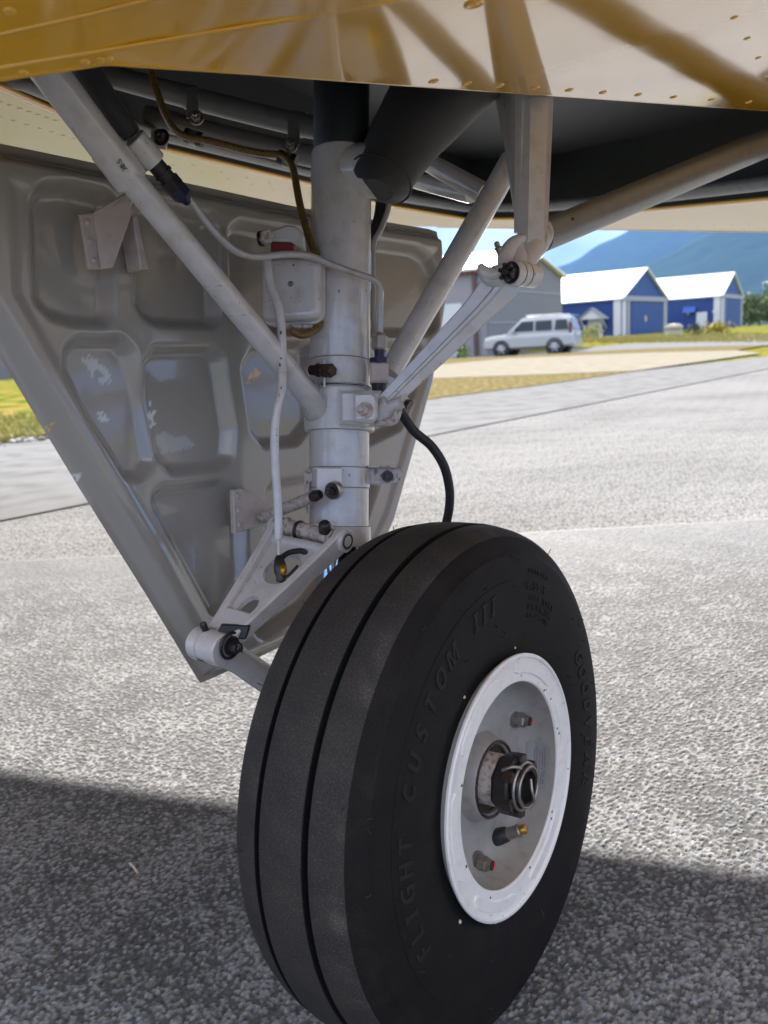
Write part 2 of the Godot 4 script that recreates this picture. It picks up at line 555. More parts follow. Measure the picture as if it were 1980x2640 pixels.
# ------------------------------------------------------------------ the setting
func sheet(called: String, m: Material, low: Array, high: Array, lift: float, cols := 40, rows := 6) -> void:
	# a patch of ground between two lines, laid on the land; the lines are points on the ground
	var s := Shape.new()
	var a := resample(low, cols)
	var b := resample(high, cols)
	var pr := PackedVector3Array()
	var pn := PackedVector3Array()
	for k in rows + 1:
		var r := PackedVector3Array()
		var rn := PackedVector3Array()
		for j in cols + 1:
			var p: Vector3 = a[j].lerp(b[j], float(k) / rows)
			p.y = land(p.x, p.z) + lift
			r.append(p)
			rn.append(Vector3.UP)
		if k: s.strip(pr, pn, r, rn)
		pr = r; pn = rn
	struct(called, s, m)

func resample(line: Array, count: int) -> Array:
	var out := []
	for k in count + 1:
		var t := float(k) / count * (line.size() - 1)
		var j := mini(int(t), line.size() - 2)
		out.append(line[j].lerp(line[j + 1], t - j))
	return out

func gl(list: Array) -> Array:
	var out := []
	for p in list: out.append(ground(p[0], p[1]))
	return out

func longer(p: Vector3, q: Vector3, before: float, after: float, n := 12) -> Array:
	var d := (q - p).normalized()
	var out := []
	for k in n + 1: out.append((p - d * before).lerp(q + d * after, float(k) / n))
	return out

func build_ground() -> void:
	var s := Shape.new()
	var pr := PackedVector3Array()
	var pn := PackedVector3Array()
	var r := 0.6
	while r < 14000.0:
		var ring := PackedVector3Array()
		var rn := PackedVector3Array()
		for j in 145:
			var a := TAU * j / 144.0
			var x := r * cos(a)
			var z := -r * sin(a)
			ring.append(Vector3(x, land(x, z) - 0.02, z))
			rn.append(Vector3.UP)
		if pr.size(): s.strip(ring, rn, pr, pn)
		pr = ring; pn = rn
		r *= 1.09
	struct("grass_field", s, mats.grass_ground)
	var far0 := ground(0, 1145)
	var far1 := ground(1640, 957)
	var lane0 := ground(0, 1342)
	var lane1 := ground(1630, 1020)
	var dir := (lane1 - lane0).normalized()
	var back := dir.cross(Vector3.UP) * -1.0
	if back.z < 0: back = -back
	# near asphalt, the smoother lane beyond it
	sheet("asphalt_apron", mats.asphalt, longer(lane0 + back * 16, lane1 + back * 16, 14, 40, 12), longer(lane0, lane1, 14, 40, 12), -0.006, 60, 24)
	sheet("asphalt_taxiway", mats.asphalt_lane, longer(lane0, lane1, 14, 40, 12), longer(far0, far1, 22, 34, 12), -0.002, 60, 6)
	sheet("asphalt_joint", mats.joint, longer(lane0, lane1, 14, 40, 12), longer(lane0 - back * 0.018, lane1 - back * 0.022, 14, 40, 12), 0.002, 60, 1)
	sheet("dirt_verge", mats.dirt, gl([[560, 1095], [1100, 1030], [1400, 992], [1640, 957]]), gl([[600, 1000], [1142, 974], [1400, 966], [1640, 956]]), 0.006)
	sheet("concrete_strip", mats.concrete, gl([[600, 1003], [1142, 976], [1400, 967], [1640, 957], [1960, 912]]), gl([[600, 965], [1142, 939], [1312, 923], [1683, 908], [1900, 904]]), 0.012)
	sheet("dry_grass_verge", mats.dirt, gl([[600, 966], [1142, 940], [1312, 924], [1683, 909], [1900, 904]]), gl([[600, 950], [1142, 927], [1285, 915], [1657, 900], [1980, 891]]), 0.018)
	sheet("access_road", mats.asphalt_lane, gl([[1120, 929], [1285, 917], [1657, 901], [1980, 892], [2300, 884]]), gl([[1130, 915], [1461, 898], [1630, 886], [1980, 873], [2300, 862]]), 0.024)
	sheet("concrete_path", mats.concrete, gl([[1885, 871], [2100, 864]]), gl([[1890, 866], [2100, 858]]), 0.03)
	# the coarse stones of the asphalt close by, as relief
	var f := FastNoiseLite.new()
	f.noise_type = FastNoiseLite.TYPE_CELLULAR
	f.frequency = 1.0
	f.seed = 5
	f.fractal_type = FastNoiseLite.FRACTAL_NONE
	var fd := FastNoiseLite.new()
	fd.noise_type = FastNoiseLite.TYPE_CELLULAR
	fd.seed = 5
	fd.frequency = 1.0
	fd.fractal_type = FastNoiseLite.FRACTAL_NONE
	fd.cellular_return_type = FastNoiseLite.RETURN_CELL_VALUE
	var big := FastNoiseLite.new()
	big.seed = 9
	big.frequency = 1.0
	big.fractal_octaves = 4
	var g := Shape.new()
	g.tinted = true
	var nz := 960
	var nx := 760
	var hs := PackedFloat32Array()
	var z0 := -0.5
	var pos := PackedVector3Array()
	for k in nz + 1:
		var z := z0 - 2.35 * pow(float(k) / nz, 1.25)
		var half := 0.30 - 0.52 * z
		for j in nx + 1:
			var x := -half + 2.0 * half * j / nx
			var wx := x + 0.002 * big.get_noise_2d(x * 260, z * 260)
			var wz := z + 0.002 * big.get_noise_2d(x * 260 + 90, z * 260)
			var d1 := f.get_noise_2d(wx * 215, wz * 215)       # -1 in the middle of a stone, about 0 at its edge
			var cv := fd.get_noise_2d(wx * 215, wz * 215)
			var lo := big.get_noise_2d(x * 5, z * 5)
			var stone := clampf(-d1 * 1.25, 0.0, 1.0)
			var up := smoothstep(-0.5, 0.5, cv + lo * 0.6)
			var h := sqrt(stone) * (0.0009 + 0.0017 * up) - 0.0018
			var edge := minf(1.0, minf(minf(float(k), float(nz - k)) / 14.0, minf(float(j), float(nx - j)) / 14.0))
			pos.append(Vector3(x, lerpf(-0.0065, h, edge), z))
			var tone := lerpf(0.035, 0.275, pow(stone, 0.7) * (0.34 + 0.66 * up)) * (1.0 + 0.12 * lo)
			if cv > 0.8: tone *= 1.3
			tone = lerpf(tone, 0.172 * (1.0 + 0.05 * lo), smoothstep(0.72, 1.0, float(k) / nz) * 0.85)
			var hue := fd.get_noise_2d(wx * 215 + 400, wz * 215)
			var warm := 0.05 if hue > 0.55 else (-0.03 if hue < -0.4 else 0.0)
			g.c.append(Color(tone * (0.98 + warm), tone, tone * (1.03 - warm)))
	g.v = pos
	for k in nz + 1:
		for j in nx + 1:
			var o := k * (nx + 1) + j
			var dx := pos[o + (1 if j < nx else 0)] - pos[o - (1 if j > 0 else 0)]
			var dz := pos[o + (nx + 1 if k < nz else 0)] - pos[o - (nx + 1 if k > 0 else 0)]
			g.n.append(dx.cross(dz).normalized())
	for k in nz:
		for j in nx:
			var o := k * (nx + 1) + j
			g.i.append_array(PackedInt32Array([o, o + nx + 2, o + 1, o, o + nx + 1, o + nx + 2]))
	struct("asphalt_stones", g, mats.asphalt_near)
	# loose stones where the grass meets the asphalt on the left
	var mm := MultiMesh.new()
	mm.transform_format = MultiMesh.TRANSFORM_3D
	mm.use_colors = true
	var st := Shape.new()
	for j in 1: st.lathe(Vector3.ZERO, Vector3.UP, [Vector2(-0.3, 0), Vector2(-0.2, 0.42), Vector2(0.1, 0.5), Vector2(0.35, 0.3), Vector2(0.4, 0)], 7, 1, 0, TAU, true)
	mm.mesh = st.mesh()
	mm.instance_count = 420
	for k in 420:
		var p := far0.lerp(far1, rng.randf_range(-0.12, 0.16)) - back * (rng.randfn(0.1, 0.16))
		var size := rng.randf_range(0.02, 0.07)
		mm.set_instance_transform(k, Transform3D(Basis(Vector3(rng.randf(), rng.randf(), rng.randf()).normalized(), rng.randf() * TAU).scaled(Vector3(1, 0.7, 1) * size), p + Vector3(0, size * 0.2, 0)))
		var t := rng.randf_range(0.35, 1.5)
		mm.set_instance_color(k, Color(t, t, t))
	var o := MultiMeshInstance3D.new()
	o.name = "gravel"
	o.multimesh = mm
	o.material_override = mats.gravel
	add_child(o)
	o.set_meta("kind", "stuff")
	tag(o, "loose pale gravel along the grass edge of the asphalt", "gravel")
	grass_tufts(far0, far1, back)

func grass_tufts(far0: Vector3, far1: Vector3, back: Vector3) -> void:
	var b := Shape.new()
	b.tinted = true
	for k in 11:
		var a := rng.randf() * TAU
		var d := Vector3(cos(a), 0, sin(a))
		var w := d.cross(Vector3.UP) * 0.006
		var o := d * rng.randf_range(0.0, 0.06)
		var h := rng.randf_range(0.06, 0.15)
		var m := o + d * h * 0.25 + Vector3(0, h * 0.6, 0)
		var t := o + d * h * rng.randf_range(0.4, 0.9) + Vector3(0, h, 0)
		b.quad(o - w, o + w, m + w * 0.8, m - w * 0.8)
		b.tri(m - w * 0.8, m + w * 0.8, t)
	var mm := MultiMesh.new()
	mm.transform_format = MultiMesh.TRANSFORM_3D
	mm.use_colors = true
	mm.mesh = b.mesh()
	var spots := []
	for k in 9000:
		var p: Vector3
		if k < 6500:
			p = far0.lerp(far1, rng.randf_range(-0.35, 0.2)) - back * (0.1 + 30.0 * pow(rng.randf(), 2.0))
		else:
			p = ground(rng.randf_range(1460, 2000), lerpf(862, 884, rng.randf()))
		p.y = land(p.x, p.z) - 0.01
		if p.x > -1.0 and k < 6500: continue
		spots.append(p)
	mm.instance_count = spots.size()
	for k in spots.size():
		var far: float = clampf(-spots[k].z / 40.0, 0.6, 2.4)
		mm.set_instance_transform(k, Transform3D(Basis(Vector3.UP, rng.randf() * TAU).scaled(Vector3.ONE * far * rng.randf_range(0.6, 1.3)), spots[k]))
		var y := rng.randf()
		mm.set_instance_color(k, Color(0.18 + 0.18 * y, 0.23 + 0.03 * y, 0.045 + 0.03 * y))
	var o := MultiMeshInstance3D.new()
	o.name = "grass"
	o.multimesh = mm
	o.material_override = mats.grass_blade
	add_child(o)
	o.set_meta("kind", "stuff")
	tag(o, "yellowing green grass growing beside the asphalt and before the hangars", "grass")

func build_mountains() -> void:
	# ridge lines: [sx, sy] as seen, at one distance; the slope falls towards the valley on both sides
	var nz := FastNoiseLite.new()
	nz.seed = 77
	nz.fractal_octaves = 5
	nz.frequency = 1.0
	for d in [[7000.0, 2600.0, [[-1600, 640], [-900, 560], [-200, 640], [500, 700], [1000, 770], [1300, 715], [1418, 690], [1482, 669], [1540, 629], [1599, 602], [1750, 520], [1950, 450], [2300, 400], [3000, 520]]],
			[4300.0, 1700.0, [[1380, 846], [1480, 780], [1600, 715], [1678, 674], [1737, 645], [1806, 606], [1950, 540], [2300, 470], [3200, 500]]],
			[1300.0, 500.0, [[1500, 852], [1700, 832], [1850, 805], [1915, 772], [1960, 755], [2050, 735], [2400, 690], [3000, 720]]]]:
		var s := Shape.new()
		var line := []
		for p in d[2]:
			var r := sight(p[0], p[1])
			line.append(CAM + r * (d[0] / Vector2(r.x, r.z).length()))
		var pts := curve(line, 14)
		var rows := 26
		var grid := []
		for k in rows + 1:
			var t := float(k) / rows
			var row := PackedVector3Array()
			for j in pts.size():
				var p: Vector3 = pts[j]
				var out := Vector3(p.x, 0, p.z).normalized()
				var q: Vector3 = p + out * d[1] * (t * 1.7 - 1.0) * 1.0
				var fall := absf(t * 1.7 - 1.0)
				var h := p.y * pow(maxf(0.0, 1.0 - fall), 1.15)
				var rough: float = nz.get_noise_2d(q.x / (d[0] * 0.07), q.z / (d[0] * 0.07)) * d[1] * 0.016 * minf(1.0, fall * 3.0) * (1.0 - fall)
				q.y = h + rough - (8.0 if fall >= 1.0 else 0.0)
				row.append(q)
			grid.append(row)
		for k in rows + 1:
			for j in pts.size():
				s.v.append(grid[k][j])
				s.c.append(Color.WHITE)
				var dx: Vector3 = grid[k][mini(j + 1, pts.size() - 1)] - grid[k][maxi(j - 1, 0)]
				var dz: Vector3 = grid[mini(k + 1, rows)][j] - grid[maxi(k - 1, 0)][j]
				s.n.append(dx.cross(dz).normalized())
		for k in rows:
			for j in pts.size() - 1:
				var o: int = k * pts.size() + j
				s.i.append_array(PackedInt32Array([o, o + pts.size() + 1, o + 1, o, o + pts.size(), o + pts.size() + 1]))
		struct("mountain" if d[0] > 2000.0 else "wooded_hill", s, mats.mountain)

# a gabled hangar: corner = the near front corner, gdir along the gable wall, ldir along the long wall
func hangar(t: Node3D, corner: Vector3, gdir: Vector3, ldir: Vector3, width: float, length: float, eave: float, rise: float, wall: Material, long_wall: Material, over := 0.35) -> void:
	var up := Vector3.UP
	var y0 := corner.y - 0.6
	var B := Vector3(corner.x, y0, corner.z)
	var e := eave + corner.y - y0
	var out := -ldir
	for k in 2:                                       # gable walls
		var s := Shape.new()
		var o := B + (ldir * length if k else Vector3.ZERO)
		s.prism(poly2([[0, 0], [width, 0], [width, e], [width / 2, e + rise], [0, e]]), o - (out * 0.12 if k == 0 else Vector3.ZERO), gdir, up, 0.12)
		part("gable_wall", s, wall, t)
	for k in 2:
		var s := Shape.new()
		var o := B + ldir * 0.13 + (gdir * (width - 0.12) if k else Vector3.ZERO)
		s.prism(poly2([[0, 0], [length - 0.14, 0], [length - 0.14, e - 0.02], [0, e - 0.02]]), o + gdir * 0.12, ldir, up, 0.118)
		part("side_wall", s, long_wall, t)
	for k in 2:
		var s := Shape.new()
		var sd := gdir if k == 0 else -gdir
		var o := B + up * e + (Vector3.ZERO if k == 0 else gdir * width)
		var sl := (sd * width / 2 + up * rise)
		var low := o - sl.normalized() * over
		var top := o + sl + up * 0.0
		var a := low - ldir * over
		var b := low + ldir * (length + over)
		var c2 := top + ldir * (length + over)
		var d2 := top - ldir * over
		var th := up * 0.16
		s.quad(a + th, b + th, c2 + th, d2 + th); s.quad(a, d2, c2, b)
		s.quad(a, a + th, d2 + th, d2); s.quad(b, c2, c2 + th, b + th); s.quad(a, b, b + th, a + th); s.quad(d2, d2 + th, c2 + th, c2)
		part("roof", s, mats.white_roof, t)

func wall_box(called: String, t: Node3D, o: Vector3, along: Vector3, out: Vector3, size: Vector3, m: Material, bevel := 0.02) -> MeshInstance3D:
	# o = middle of the foot of the box's back, size = (along, up, out)
	var s := Shape.new()
	s.box(Transform3D(Basis(along, Vector3.UP, along.cross(Vector3.UP)), o + Vector3.UP * size.y / 2 + out * size.z / 2), size, bevel)
	return part(called, s, m, t)

func build_hangars() -> void:
	# big grey hangar behind the car
	var c := at(1262, 915, 54.0)
	c.y = land(c.x, c.z)
	var g := Vector3(0.525, 0, -0.85).normalized()
	var l := Vector3(-0.85, 0, -0.525).normalized()
	var t := thing("grey_hangar", "large grey metal hangar with red trim behind the parked white car", "hangar", c)
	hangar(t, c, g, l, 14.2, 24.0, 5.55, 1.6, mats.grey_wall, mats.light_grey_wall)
	wall_box("corner_post", t, c - g * 0.02 + l * 0.9, l, -g, Vector3(0.3, 5.4, 0.1), mats.brown_trim)
	wall_box("corner_post", t, c - g * 0.02 + l * 3.9, l, -g, Vector3(0.3, 3.6, 0.1), mats.red_trim)
	wall_box("side_door", t, c - g * 0.02 + l * 2.6, l, -g, Vector3(1.5, 3.5, 0.08), mats.white_trim)
	wall_box("eave_trim", t, c + Vector3(0, 5.3, 0) - g * 0.1 + l * 12.0, l, -g, Vector3(24.0, 0.22, 0.12), mats.red_trim)
	wall_box("wall_joint", t, c + Vector3(0, 4.2, 0) + g * 7.1, g, -l, Vector3(14.0, 0.08, 0.04), mats.grey_trim, 0.0)
	wall_box("wall_joint", t, c + Vector3(0, 2.1, 0) + g * 7.1, g, -l, Vector3(14.0, 0.08, 0.04), mats.grey_trim, 0.0)
	# grey building at the left edge
	c = ground(150, 958)
	c = at(90, 962, 46.0)
	c.y = 0
	g = Vector3(0.9, 0, -0.43).normalized()
	l = Vector3(-0.43, 0, -0.9).normalized()
	t = thing("grey_shed", "plain grey metal shed beyond the grass at the left edge", "shed", c)
	hangar(t, c - g * 14.0, g, l, 14.0, 16.0, 4.4, 2.4, mats.grey_wall, mats.grey_wall)
	# blue hangars
	var gd := Vector3(9.7, 0, -12.6).normalized()
	var ld := Vector3(gd.z, 0, -gd.x)
	c = at(1602, 867, 100.0)
	c.y = land(c.x, c.z)
	var eave := at(1602, 769, 100.0).y - c.y
	t = thing("blue_hangar", "nearer blue hangar with white roof and gabled entrance porch", "hangar", c, "blue hangars with white roofs")
	hangar(t, c, gd, ld, 15.9, 22.0, eave, 3.65, mats.blue_door, mats.blue_wall)
	hangar_trim(t, c, gd, ld, 15.9, eave)
	# entrance porch on the long wall
	var pc := c + ld * 3.3 - gd * 0.02
	wall_box("entrance_door", t, pc, ld, -gd, Vector3(1.9, 2.3, 0.1), mats.white_trim)
	var s := Shape.new()
	s.prism(poly2([[-1.55, 2.15], [1.55, 2.15], [0, 3.25]]), pc - gd * 1.2, ld, Vector3.UP, 0.12)
	part("porch_gable", s, mats.white_trim, t)
	for k in [-1, 1]:
		s = Shape.new()
		var e0: Vector3 = pc + ld * 1.8 * k + Vector3.UP * 2.05
		var e1 := pc + Vector3.UP * 3.35
		var nx := -gd * 1.4
		var up := Vector3(0, 0.12, 0)
		if k > 0: s.quad(e0 + up, e0 + nx + up, e1 + nx + up, e1 + up)
		else: s.quad(e0 + nx + up, e0 + up, e1 + up, e1 + nx + up)
		s.quad(e0, e1, e1 + nx, e0 + nx); s.quad(e0 + nx, e1 + nx, e1 + nx + up, e0 + nx + up); s.quad(e0, e0 + nx, e0 + nx + up, e0 + up)
		part("porch_roof", s, mats.grey_trim, t)
		s = Shape.new()
		s.tube([pc + ld * 1.4 * k + Vector3.UP * 1.0 - gd * 0.06, pc + ld * 1.4 * k + Vector3.UP * 2.1 - gd * 1.15], 0.1, 6, true, true)
		part("porch_brace", s, mats.white_trim, t)
	s = Shape.new()
	s.lathe(c + gd * 7.8 + Vector3.UP * 1.9 - ld * 0.1, -ld, [Vector2(0, 0), Vector2(0, 0.42), Vector2(0.08, 0.42), Vector2(0.08, 0)], 20, 20)
	part("round_sign", s, mats.tan_sign, t)
	gd = Vector3(0.55, 0, -0.835).normalized()
	ld = Vector3(gd.z, 0, -gd.x)
	c = at(1857, 844, 120.0)
	c.y = land(c.x, c.z)
	eave = at(1857, 762, 120.0).y - c.y
	t = thing("blue_hangar", "farther blue hangar with white roof and blue door awning, rightmost building", "hangar", c, "blue hangars with white roofs")
	hangar(t, c, gd, ld, 15.9, 34.0, eave, 3.4, mats.blue_door, mats.blue_wall)
	hangar_trim(t, c, gd, ld, 15.9, eave)
	pc = c + ld * 2.6 - gd * 0.02
	wall_box("entrance_door", t, pc, ld, -gd, Vector3(1.5, 2.35, 0.1), mats.white_trim)
	s = Shape.new()
	s.prism(poly2([[0, 2.4], [0.9, 2.4], [0, 3.3]]), pc + ld * 0.85, -gd, Vector3.UP, 1.7)
	part("door_awning", s, mats.awning, t)
	for k in [-1.7, 1.9]:
		wall_box("wall_lamp", t, pc + ld * k + Vector3.UP * 2.1, ld, -gd, Vector3(0.3, 0.4, 0.3), mats.white_trim)

func hangar_trim(t: Node3D, c: Vector3, gd: Vector3, ld: Vector3, w: float, eave: float) -> void:
	for d in [[0.55, 0.9], [1.9, 1.0], [w - 0.7, 1.3]]:
		wall_box("door_post", t, c + gd * d[0] - Vector3.UP * 0.4, gd, -ld, Vector3(d[1], eave + 0.35, 0.2), mats.white_trim if d[0] < 1 else mats.grey_trim)
	wall_box("corner_post", t, c + ld * 0.5 - Vector3.UP * 0.4, ld, -gd, Vector3(0.9, eave + 0.3, 0.12), mats.white_trim)
	wall_box("door_header", t, c + gd * w / 2 + Vector3.UP * (eave - 0.35), gd, -ld, Vector3(w, 0.6, 0.26), mats.grey_trim)
	var s := Shape.new()
	s.box(Transform3D(Basis(gd, Vector3.UP, gd.cross(Vector3.UP)), c + gd * (w / 2 + 0.6) + Vector3.UP * (eave * 0.5 - 0.25) - ld * 0.09), Vector3(w - 4.6, eave - 0.4, 0.1), 0.0)
	part("hangar_door", s, mats.blue_door, t)

func crown(t: Node3D, o: Vector3, w: float, h: float, count: int, leaf: float, dark: Color, pale: Color) -> void:
	var s := Shape.new()
	s.tinted = true
	var clumps := []
	for k in 14:
		var a := rng.randf() * TAU
		var y := rng.randf()
		var r: float = w * 0.5 * sqrt(rng.randf()) * sin(PI * clampf(0.12 + y * 0.85, 0, 1))
		clumps.append([o + Vector3(cos(a) * r, h * y, sin(a) * r), rng.randf_range(0.18, 0.32) * w, rng.randf()])
	for k in count:
		var q = clumps[k % clumps.size()]
		var d := Vector3(rng.randfn(), rng.randfn(), rng.randfn()).normalized()
		var p: Vector3 = q[0] + d * q[1] * pow(rng.randf(), 0.35)
		var u := Vector3(rng.randfn(), rng.randfn(), rng.randfn()).normalized()
		var v := u.cross(d).normalized() * leaf * rng.randf_range(0.5, 1.0)
		u *= leaf * rng.randf_range(0.6, 1.2)
		s.tint = dark.lerp(pale, clampf(q[2] * 0.7 + rng.randf_range(-0.1, 0.4), 0, 1))
		s.quad(p - u, p + v * 0.6, p + u, p - v * 0.6)
	part("crown", s, mats.leaf, t)

func build_plants() -> void:
	var tones := [Color(0.05, 0.085, 0.028), Color(0.15, 0.2, 0.06)]
	var spec := [[1932, 836, 150.0, 4.2, 5.0, "slim dark green tree just right of the farther blue hangar"], [1958, 838, 165.0, 5.0, 6.6, "second tree right of the farther blue hangar, rounder and paler"], [1985, 838, 150.0, 6.0, 8.2, "tall tree at the right edge of the view"], [1915, 836, 190.0, 4.0, 4.2, "low bushy tree directly behind the corner of the farther blue hangar"], [2030, 838, 170.0, 6.0, 7.0, "tree just past the right edge of the view"]]
	for d in spec:
		if d[0] > 2000: continue
		var p := at(d[0], d[1], d[2])
		p.y -= 0.4
		var t := thing("tree", d[5], "tree", p, "trees beyond the hangars")
		var s := Shape.new()
		s.tube([p, p + Vector3(0.1, d[4] * 0.4, 0), p + Vector3(0, d[4] * 0.8, 0.1)], [0.2, 0.14, 0.05], 7)
		s.tube([p + Vector3(0, d[4] * 0.4, 0), p + Vector3(d[3] * 0.25, d[4] * 0.65, 0)], [0.1, 0.04], 6)
		s.tube([p + Vector3(0, d[4] * 0.35, 0), p + Vector3(-d[3] * 0.25, d[4] * 0.6, 0)], [0.1, 0.04], 6)
		part("trunk", s, mats.bark, t)
		crown(t, p + Vector3(0, d[4] * 0.22, 0), d[3], d[4] * 0.78, 900, 0.42, tones[0], tones[1])
	# bushes and stones before the hangars
	for d in [[1182, 918, 40.0, 1.5, 1.2, Color(0.06, 0.12, 0.02), Color(0.17, 0.27, 0.05), "bright green bush at the foot of the large grey hangar"],
			[1527, 872, 92.0, 2.6, 0.95, Color(0.2, 0.22, 0.05), Color(0.4, 0.38, 0.1), "yellowish bush beside the entrance porch of the nearer blue hangar"],
			[1795, 878, 70.0, 1.5, 0.75, Color(0.03, 0.04, 0.02), Color(0.07, 0.08, 0.04), "small dark bush in the grass before the farther blue hangar"],
			[1846, 874, 74.0, 2.8, 0.6, Color(0.24, 0.2, 0.02), Color(0.4, 0.34, 0.04), "low yellow flowering bush in the grass at right"]]:
		var p := at(d[0], d[1], d[2])
		p.y = land(p.x, p.z) - 0.05
		var t := thing("bush", d[7], "bush", p)
		crown(t, p + Vector3(0, 0.1, 0), d[3], d[4], 420, 0.14 * d[3] / 2.0, d[5], d[6])
		var s := Shape.new()
		s.tube([p, p + Vector3(0.05, d[4] * 0.6, 0)], [0.05, 0.02], 6)
		part("stem", s, mats.bark, t)
	var q := at(1736, 862, 78.0)
	q.y = land(q.x, q.z)
	var b := thing("boulder", "pale flat topped boulder in the grass between the blue hangars", "boulder", q)
	var bs := Shape.new()
	bs.lathe(q, Vector3.UP, [Vector2(-0.2, 0), Vector2(-0.1, 0.9), Vector2(0.5, 0.75), Vector2(0.8, 0.9), Vector2(1.05, 0.7), Vector2(1.15, 0)], 9, 1, 0.2, TAU, true)
	var bm := part("rock", bs, mats.stone, b)
	bm.name = "stone_block"

func build_car() -> void:
	var o := at(1372, 908, 47.0)
	o.y = land(o.x, o.z) + 0.024
	var fx := Vector3(-cos(deg_to_rad(27.0)), 0, -sin(deg_to_rad(27.0)))    # towards the nose
	var side := Vector3.UP.cross(fx).normalized()                            # towards the car's left, the side we see
	var t := thing("parked_car", "white sport utility vehicle parked before the large grey hangar", "car", o)
	var P := func(x: float, y: float, w: float) -> Vector3: return o + fx * x + Vector3.UP * y * 1.1 + side * w
	# lower body, lofted in slices from tail to nose: [x, bottom, top, half width]
	var s := Shape.new()
	var slices := [[-2.6, 0.5, 0.62, 0.86], [-2.58, 0.42, 1.05, 0.93], [-2.45, 0.36, 1.12, 0.98], [-1.2, 0.32, 1.16, 1.0], [0.8, 0.32, 1.13, 1.0], [1.2, 0.32, 1.11, 0.99], [2.2, 0.34, 1.03, 0.97], [2.48, 0.38, 0.95, 0.93], [2.58, 0.45, 0.8, 0.86]]
	loft(s, P, slices)
	var body := part("car_body", s, mats.car_paint, t)
	# cabin
	s = Shape.new()
	var rings := []
	for q in [[-2.52, 1.13, 0.93, 0.9], [-2.44, 1.5, 0.9, 0.84], [-2.3, 1.76, 0.93, 0.8], [-1.9, 1.88, 0.94, 0.79], [-0.5, 1.92, 0.945, 0.79], [0.2, 1.87, 0.94, 0.78], [0.45, 1.78, 0.94, 0.79], [1.2, 1.12, 0.93, 0.9]]:
		var ring := PackedVector3Array()
		var y0 := 1.08
		for sd in [1.0, -1.0]:
			var row := [[q[2], y0], [lerpf(q[2], q[3], 0.8), lerpf(y0, q[1], 0.8)], [q[3] * 0.97, lerpf(y0, q[1], 0.93)], [q[3] * 0.88, q[1]]]
			if sd < 0: row.reverse()
			for e in row: ring.append(P.call(q[0], e[1], e[0] * sd))
		rings.append(ring)
	for k in rings.size() - 1:
		for j in 7: s.quad(rings[k][j], rings[k + 1][j], rings[k + 1][j + 1], rings[k][j + 1])
	for j in range(1, 7): s.tri(rings[0][0], rings[0][j], rings[0][j + 1])
	part("cabin", s, mats.car_paint, t)
	# side windows, set a little proud of the cabin's sloping side
	for sd in [1, -1]:
		for w in [[[-2.32, -2.2, -1.62, -1.55]], [[-1.4, -1.38, -0.48, -0.48]], [[-0.36, -0.36, 0.3, 0.88]]]:
			var a = w[0]
			s = Shape.new()
			var lo := 1.2
			var hi := 1.68
			var wl := 0.945
			var wh := 0.852
			if a[3] > 0.5: wl = 0.93
			var q0: Vector3 = P.call(a[0], lo, wl * sd)
			var q1: Vector3 = P.call(a[3], lo, (wl - (0.02 if a[3] > 0.5 else 0.0)) * sd)
			var q2: Vector3 = P.call(a[2], hi, wh * sd)
			var q3: Vector3 = P.call(a[1], hi, wh * sd)
			var e: Vector3 = side * 0.03 * sd
			if sd > 0: s.quad(q0 + e, q1 + e, q2 + e, q3 + e)
			else: s.quad(q1 + e, q0 + e, q3 + e, q2 + e)
			for pr in [[q0, q1], [q1, q2], [q2, q3], [q3, q0]]: s.quad(pr[0], pr[1], pr[1] + e, pr[0] + e)
			part("side_window", s, mats.car_glass, t)
		s = Shape.new()
		s.box(Transform3D(Basis(fx, Vector3.UP, fx.cross(Vector3.UP)), P.call(0.75, 1.25, 1.08 * sd)), Vector3(0.16, 0.2, 0.26), 0.04)
		part("mirror", s, mats.car_paint, t)
		s = Shape.new()
		s.tube([P.call(-2.0, 1.93, 0.66 * sd), P.call(0.1, 1.94, 0.68 * sd)], 0.03, 8)
		part("roof_rail", s, mats.alloy, t)
		s = Shape.new()
		s.box(Transform3D(Basis(fx, Vector3.UP, fx.cross(Vector3.UP)), P.call(-2.42, 1.3, 0.93 * sd)), Vector3(0.14, 0.6, 0.1), 0.03)
		part("tail_light", s, mats.car_tail, t)
		for x in [-1.55, 1.5]:
			s = Shape.new()
			var c: Vector3 = P.call(x, 0.365, 0.86 * sd)
			s.lathe(c, side * sd, [Vector2(-0.14, 0.2), Vector2(-0.14, 0.38), Vector2(-0.1, 0.405), Vector2(0.1, 0.405), Vector2(0.145, 0.37), Vector2(0.145, 0.29)], 26)
			var wheel := part("wheel", s, mats.car_dark, t)
			s = Shape.new()
			s.lathe(c, side * sd, [Vector2(0.0, 0.3), Vector2(0.14, 0.3), Vector2(0.14, 0.26), Vector2(0.1, 0.25), Vector2(0.1, 0.0)], 26)
			part("rim", s, mats.car_dark, wheel)
			s = Shape.new()
			for k in 6:
				var a := TAU * k / 6
				var d: Vector3 = (fx * cos(a) + Vector3.UP * sin(a))
				s.tube([c + side * sd * 0.135, c + side * sd * 0.13 + d * 0.27], [0.06, 0.045], 6)
			part("spokes", s, mats.alloy, wheel)
			s = Shape.new()
			s.lathe(c, side * sd, [Vector2(0.11, 0.5), Vector2(0.148, 0.5), Vector2(0.148, 0.41), Vector2(0.11, 0.41)], 24, 20)
			part("wheel_arch", s, mats.car_dark, t)
	s = Shape.new()
	s.quad(P.call(-2.56, 1.2, -0.78), P.call(-2.56, 1.2, 0.78), P.call(-2.36, 1.72, 0.7), P.call(-2.36, 1.72, -0.7))
	part("rear_window", s, mats.car_glass, t)
	s = Shape.new()
	s.quad(P.call(1.14, 1.16, 0.82), P.call(1.14, 1.16, -0.82), P.call(0.44, 1.8, -0.7), P.call(0.44, 1.8, 0.7))
